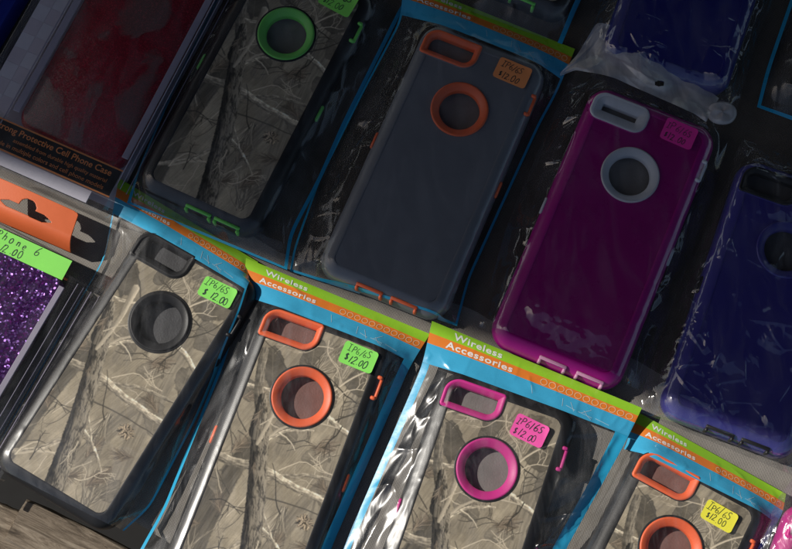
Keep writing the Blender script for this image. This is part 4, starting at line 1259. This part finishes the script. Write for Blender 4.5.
# hanging card, raised above the cloth, with a hanger slot cut through it
hc = [(-14, 172), (79, 213), (67, 249), (-14, 214)]
ZC = 17.0
qs = [P(a, b, ZC) for a, b in hc]
nx, ny = 150, 60
pts = np.zeros((ny, nx, 3)); keep = np.ones((ny - 1, nx - 1), bool)
Rm = np.array([[math.cos(th), -math.sin(th)], [math.sin(th), math.cos(th)]])
def slot(px, py):
    # pixel frame of the slot: centre bump and two side arms
    c, s = math.cos(R(24)), math.sin(R(24))
    x = (px - 27) * c + (py - 210) * s; y = -(px - 27) * s + (py - 210) * c
    arms = abs(y - 1.5) < 3.6 - max(0, abs(x) - 20) * .4 and abs(x) < 28 and not (0 < x < 6 and False)
    bump = x * x / 81 + (y + 3) ** 2 / 64 < 1
    return arms or bump
for j in range(ny):
    t = j / (ny - 1)
    for i in range(nx):
        s = i / (nx - 1)
        q = (qs[0] * (1 - s) + qs[1] * s) * (1 - t) + (qs[3] * (1 - s) + qs[2] * s) * t
        pp = (np.array(hc[0]) * (1 - s) + np.array(hc[1]) * s) * (1 - t) + (np.array(hc[3]) * (1 - s) + np.array(hc[2]) * s) * t
        z = ZC - 1 + 1.2 * math.sin(s * 3.1) - (max(0, t - .62) / .38) ** 2 * 9.0
        lq = Rm.T @ np.array([0, 0])
        d = q - o
        l = (d[0] * math.cos(th) - d[1] * math.sin(th), d[0] * math.sin(th) + d[1] * math.cos(th))
        pts[j, i] = (l[0], l[1], z)
        if i < nx - 1 and j < ny - 1 and slot(pp[0] + .2, pp[1] + .2): keep[j, i] = False
        # rounded outer corner
        if i < nx - 1 and j < ny - 1:
            dx, dy = max(0, s - .955) / .045, max(0, .09 - t) / .09
            if dx * dx + dy * dy > 1: keep[j, i] = False
mb = MB(); mb.grid(pts, 0, keep)
hcard = mb.build('hanging_card', M['orangecard'], pb)
sol = hcard.modifiers.new('thick', 'SOLIDIFY'); sol.thickness = .0006; sol.offset = -1


class _B: pass
sb = _B(); sb.root = None
# long green sticker
cs = [(-46, 207), (72, 261), (62, 280), (-56, 226)]
zq = 19.6
qs = [P(a, b, zq) for a, b in cs]
cc = sum(qs) / 4; ex = qs[1] - qs[0]; ey = qs[0] - qs[3]
Wd, Hd = np.hypot(*ex), np.hypot(*ey)
mb = MB(); mb.box((0, 0, 0), (Wd, Hd, .2)); so = mb.build('price_sticker', M['s_green'], pb, smooth=False)
d = cc - o
so.location = ((d[0] * math.cos(th) - d[1] * math.sin(th)) * .001, (d[0] * math.sin(th) + d[1] * math.cos(th)) * .001, (zq - 1) * .001)
so.rotation_euler = (0, 0, math.atan2(ex[1], ex[0]) + th)
wb = MB(); rd = random.Random(9)
handwrite(wb, 'iPhone 6', Wd / 2 - 50, .6, 5.2, .2, .5, rd, .95)
handwrite(wb, '$12.00', Wd / 2 - 46, -5.4, 4.8, .2, .5, rd, .95)
wb.build('handwriting', M['ink'], so, smooth=False)

# blue box edge in the top left corner
o2 = P(6, 16, 18); th2 = R(25)
bb = empty('case_box', (o2[0], o2[1], 1), -th2)
tag(bb, 'deep blue box just showing in the top left corner', 'case box')
mb = MB(); mb.box((-42, 20, 9), (84, 170, 18), 0, 0, 1.5); mb.build('box_body', M['bluecard'], bb, auto=40)
mb = MB(); mb.box((-42, 20, 18.4), (70, 150, .6), 0, 0, .2); mb.build('front_card', M['navy'], bb, smooth=False)

# ------------------------------------------------------------------ light, sky, camera
w = bpy.data.worlds.new('World'); SC.world = w; w.use_nodes = True
nt = w.node_tree
for n in list(nt.nodes): nt.nodes.remove(n)
out = nt.nodes.new('ShaderNodeOutputWorld'); bg = nt.nodes.new('ShaderNodeBackground'); sky = nt.nodes.new('ShaderNodeTexSky')
sky.sky_type = 'NISHITA'; sky.dust_density = 1.6; sky.ozone_density = .4; sky.sun_disc = False; sky.sun_elevation = SUN_EL
sky.sun_rotation = math.atan2(TO_SUN[0], TO_SUN[1])
bg.inputs['Strength'].default_value = .075
nt.links.new(sky.outputs[0], bg.inputs[0]); nt.links.new(bg.outputs[0], out.inputs[0])

sl = bpy.data.lights.new('sun', 'SUN'); sl.energy = 5.0; sl.angle = R(.5); sl.color = (1, .95, .87)
so = bpy.data.objects.new('sun', sl); COL.objects.link(so)
dvec = Vector((-TO_SUN[0] * math.cos(SUN_EL), -TO_SUN[1] * math.cos(SUN_EL), -math.sin(SUN_EL)))
so.rotation_euler = dvec.to_track_quat('-Z', 'Y').to_euler()

cd = bpy.data.cameras.new('camera'); cam = bpy.data.objects.new('camera', cd); COL.objects.link(cam)
cam.location = CAM.tolist(); cam.rotation_euler = (TILT, 0, 0)
cd.sensor_fit = 'HORIZONTAL'; cd.angle = FOV; cd.clip_start = .01; cd.clip_end = 200
SC.camera = cam
SC.render.engine = 'CYCLES'
SC.cycles.use_denoising = True; SC.cycles.denoiser = 'OPENIMAGEDENOISE'; SC.cycles.denoising_input_passes = 'RGB_ALBEDO_NORMAL'; SC.cycles.denoising_prefilter = 'ACCURATE'
SC.cycles.sample_clamp_indirect = 6.0
SC.cycles.max_bounces = 10; SC.cycles.transparent_max_bounces = 24
SC.view_settings.view_transform = 'Standard'; SC.view_settings.look = 'None'
SC.view_settings.exposure = -0.3; SC.view_settings.gamma = 1
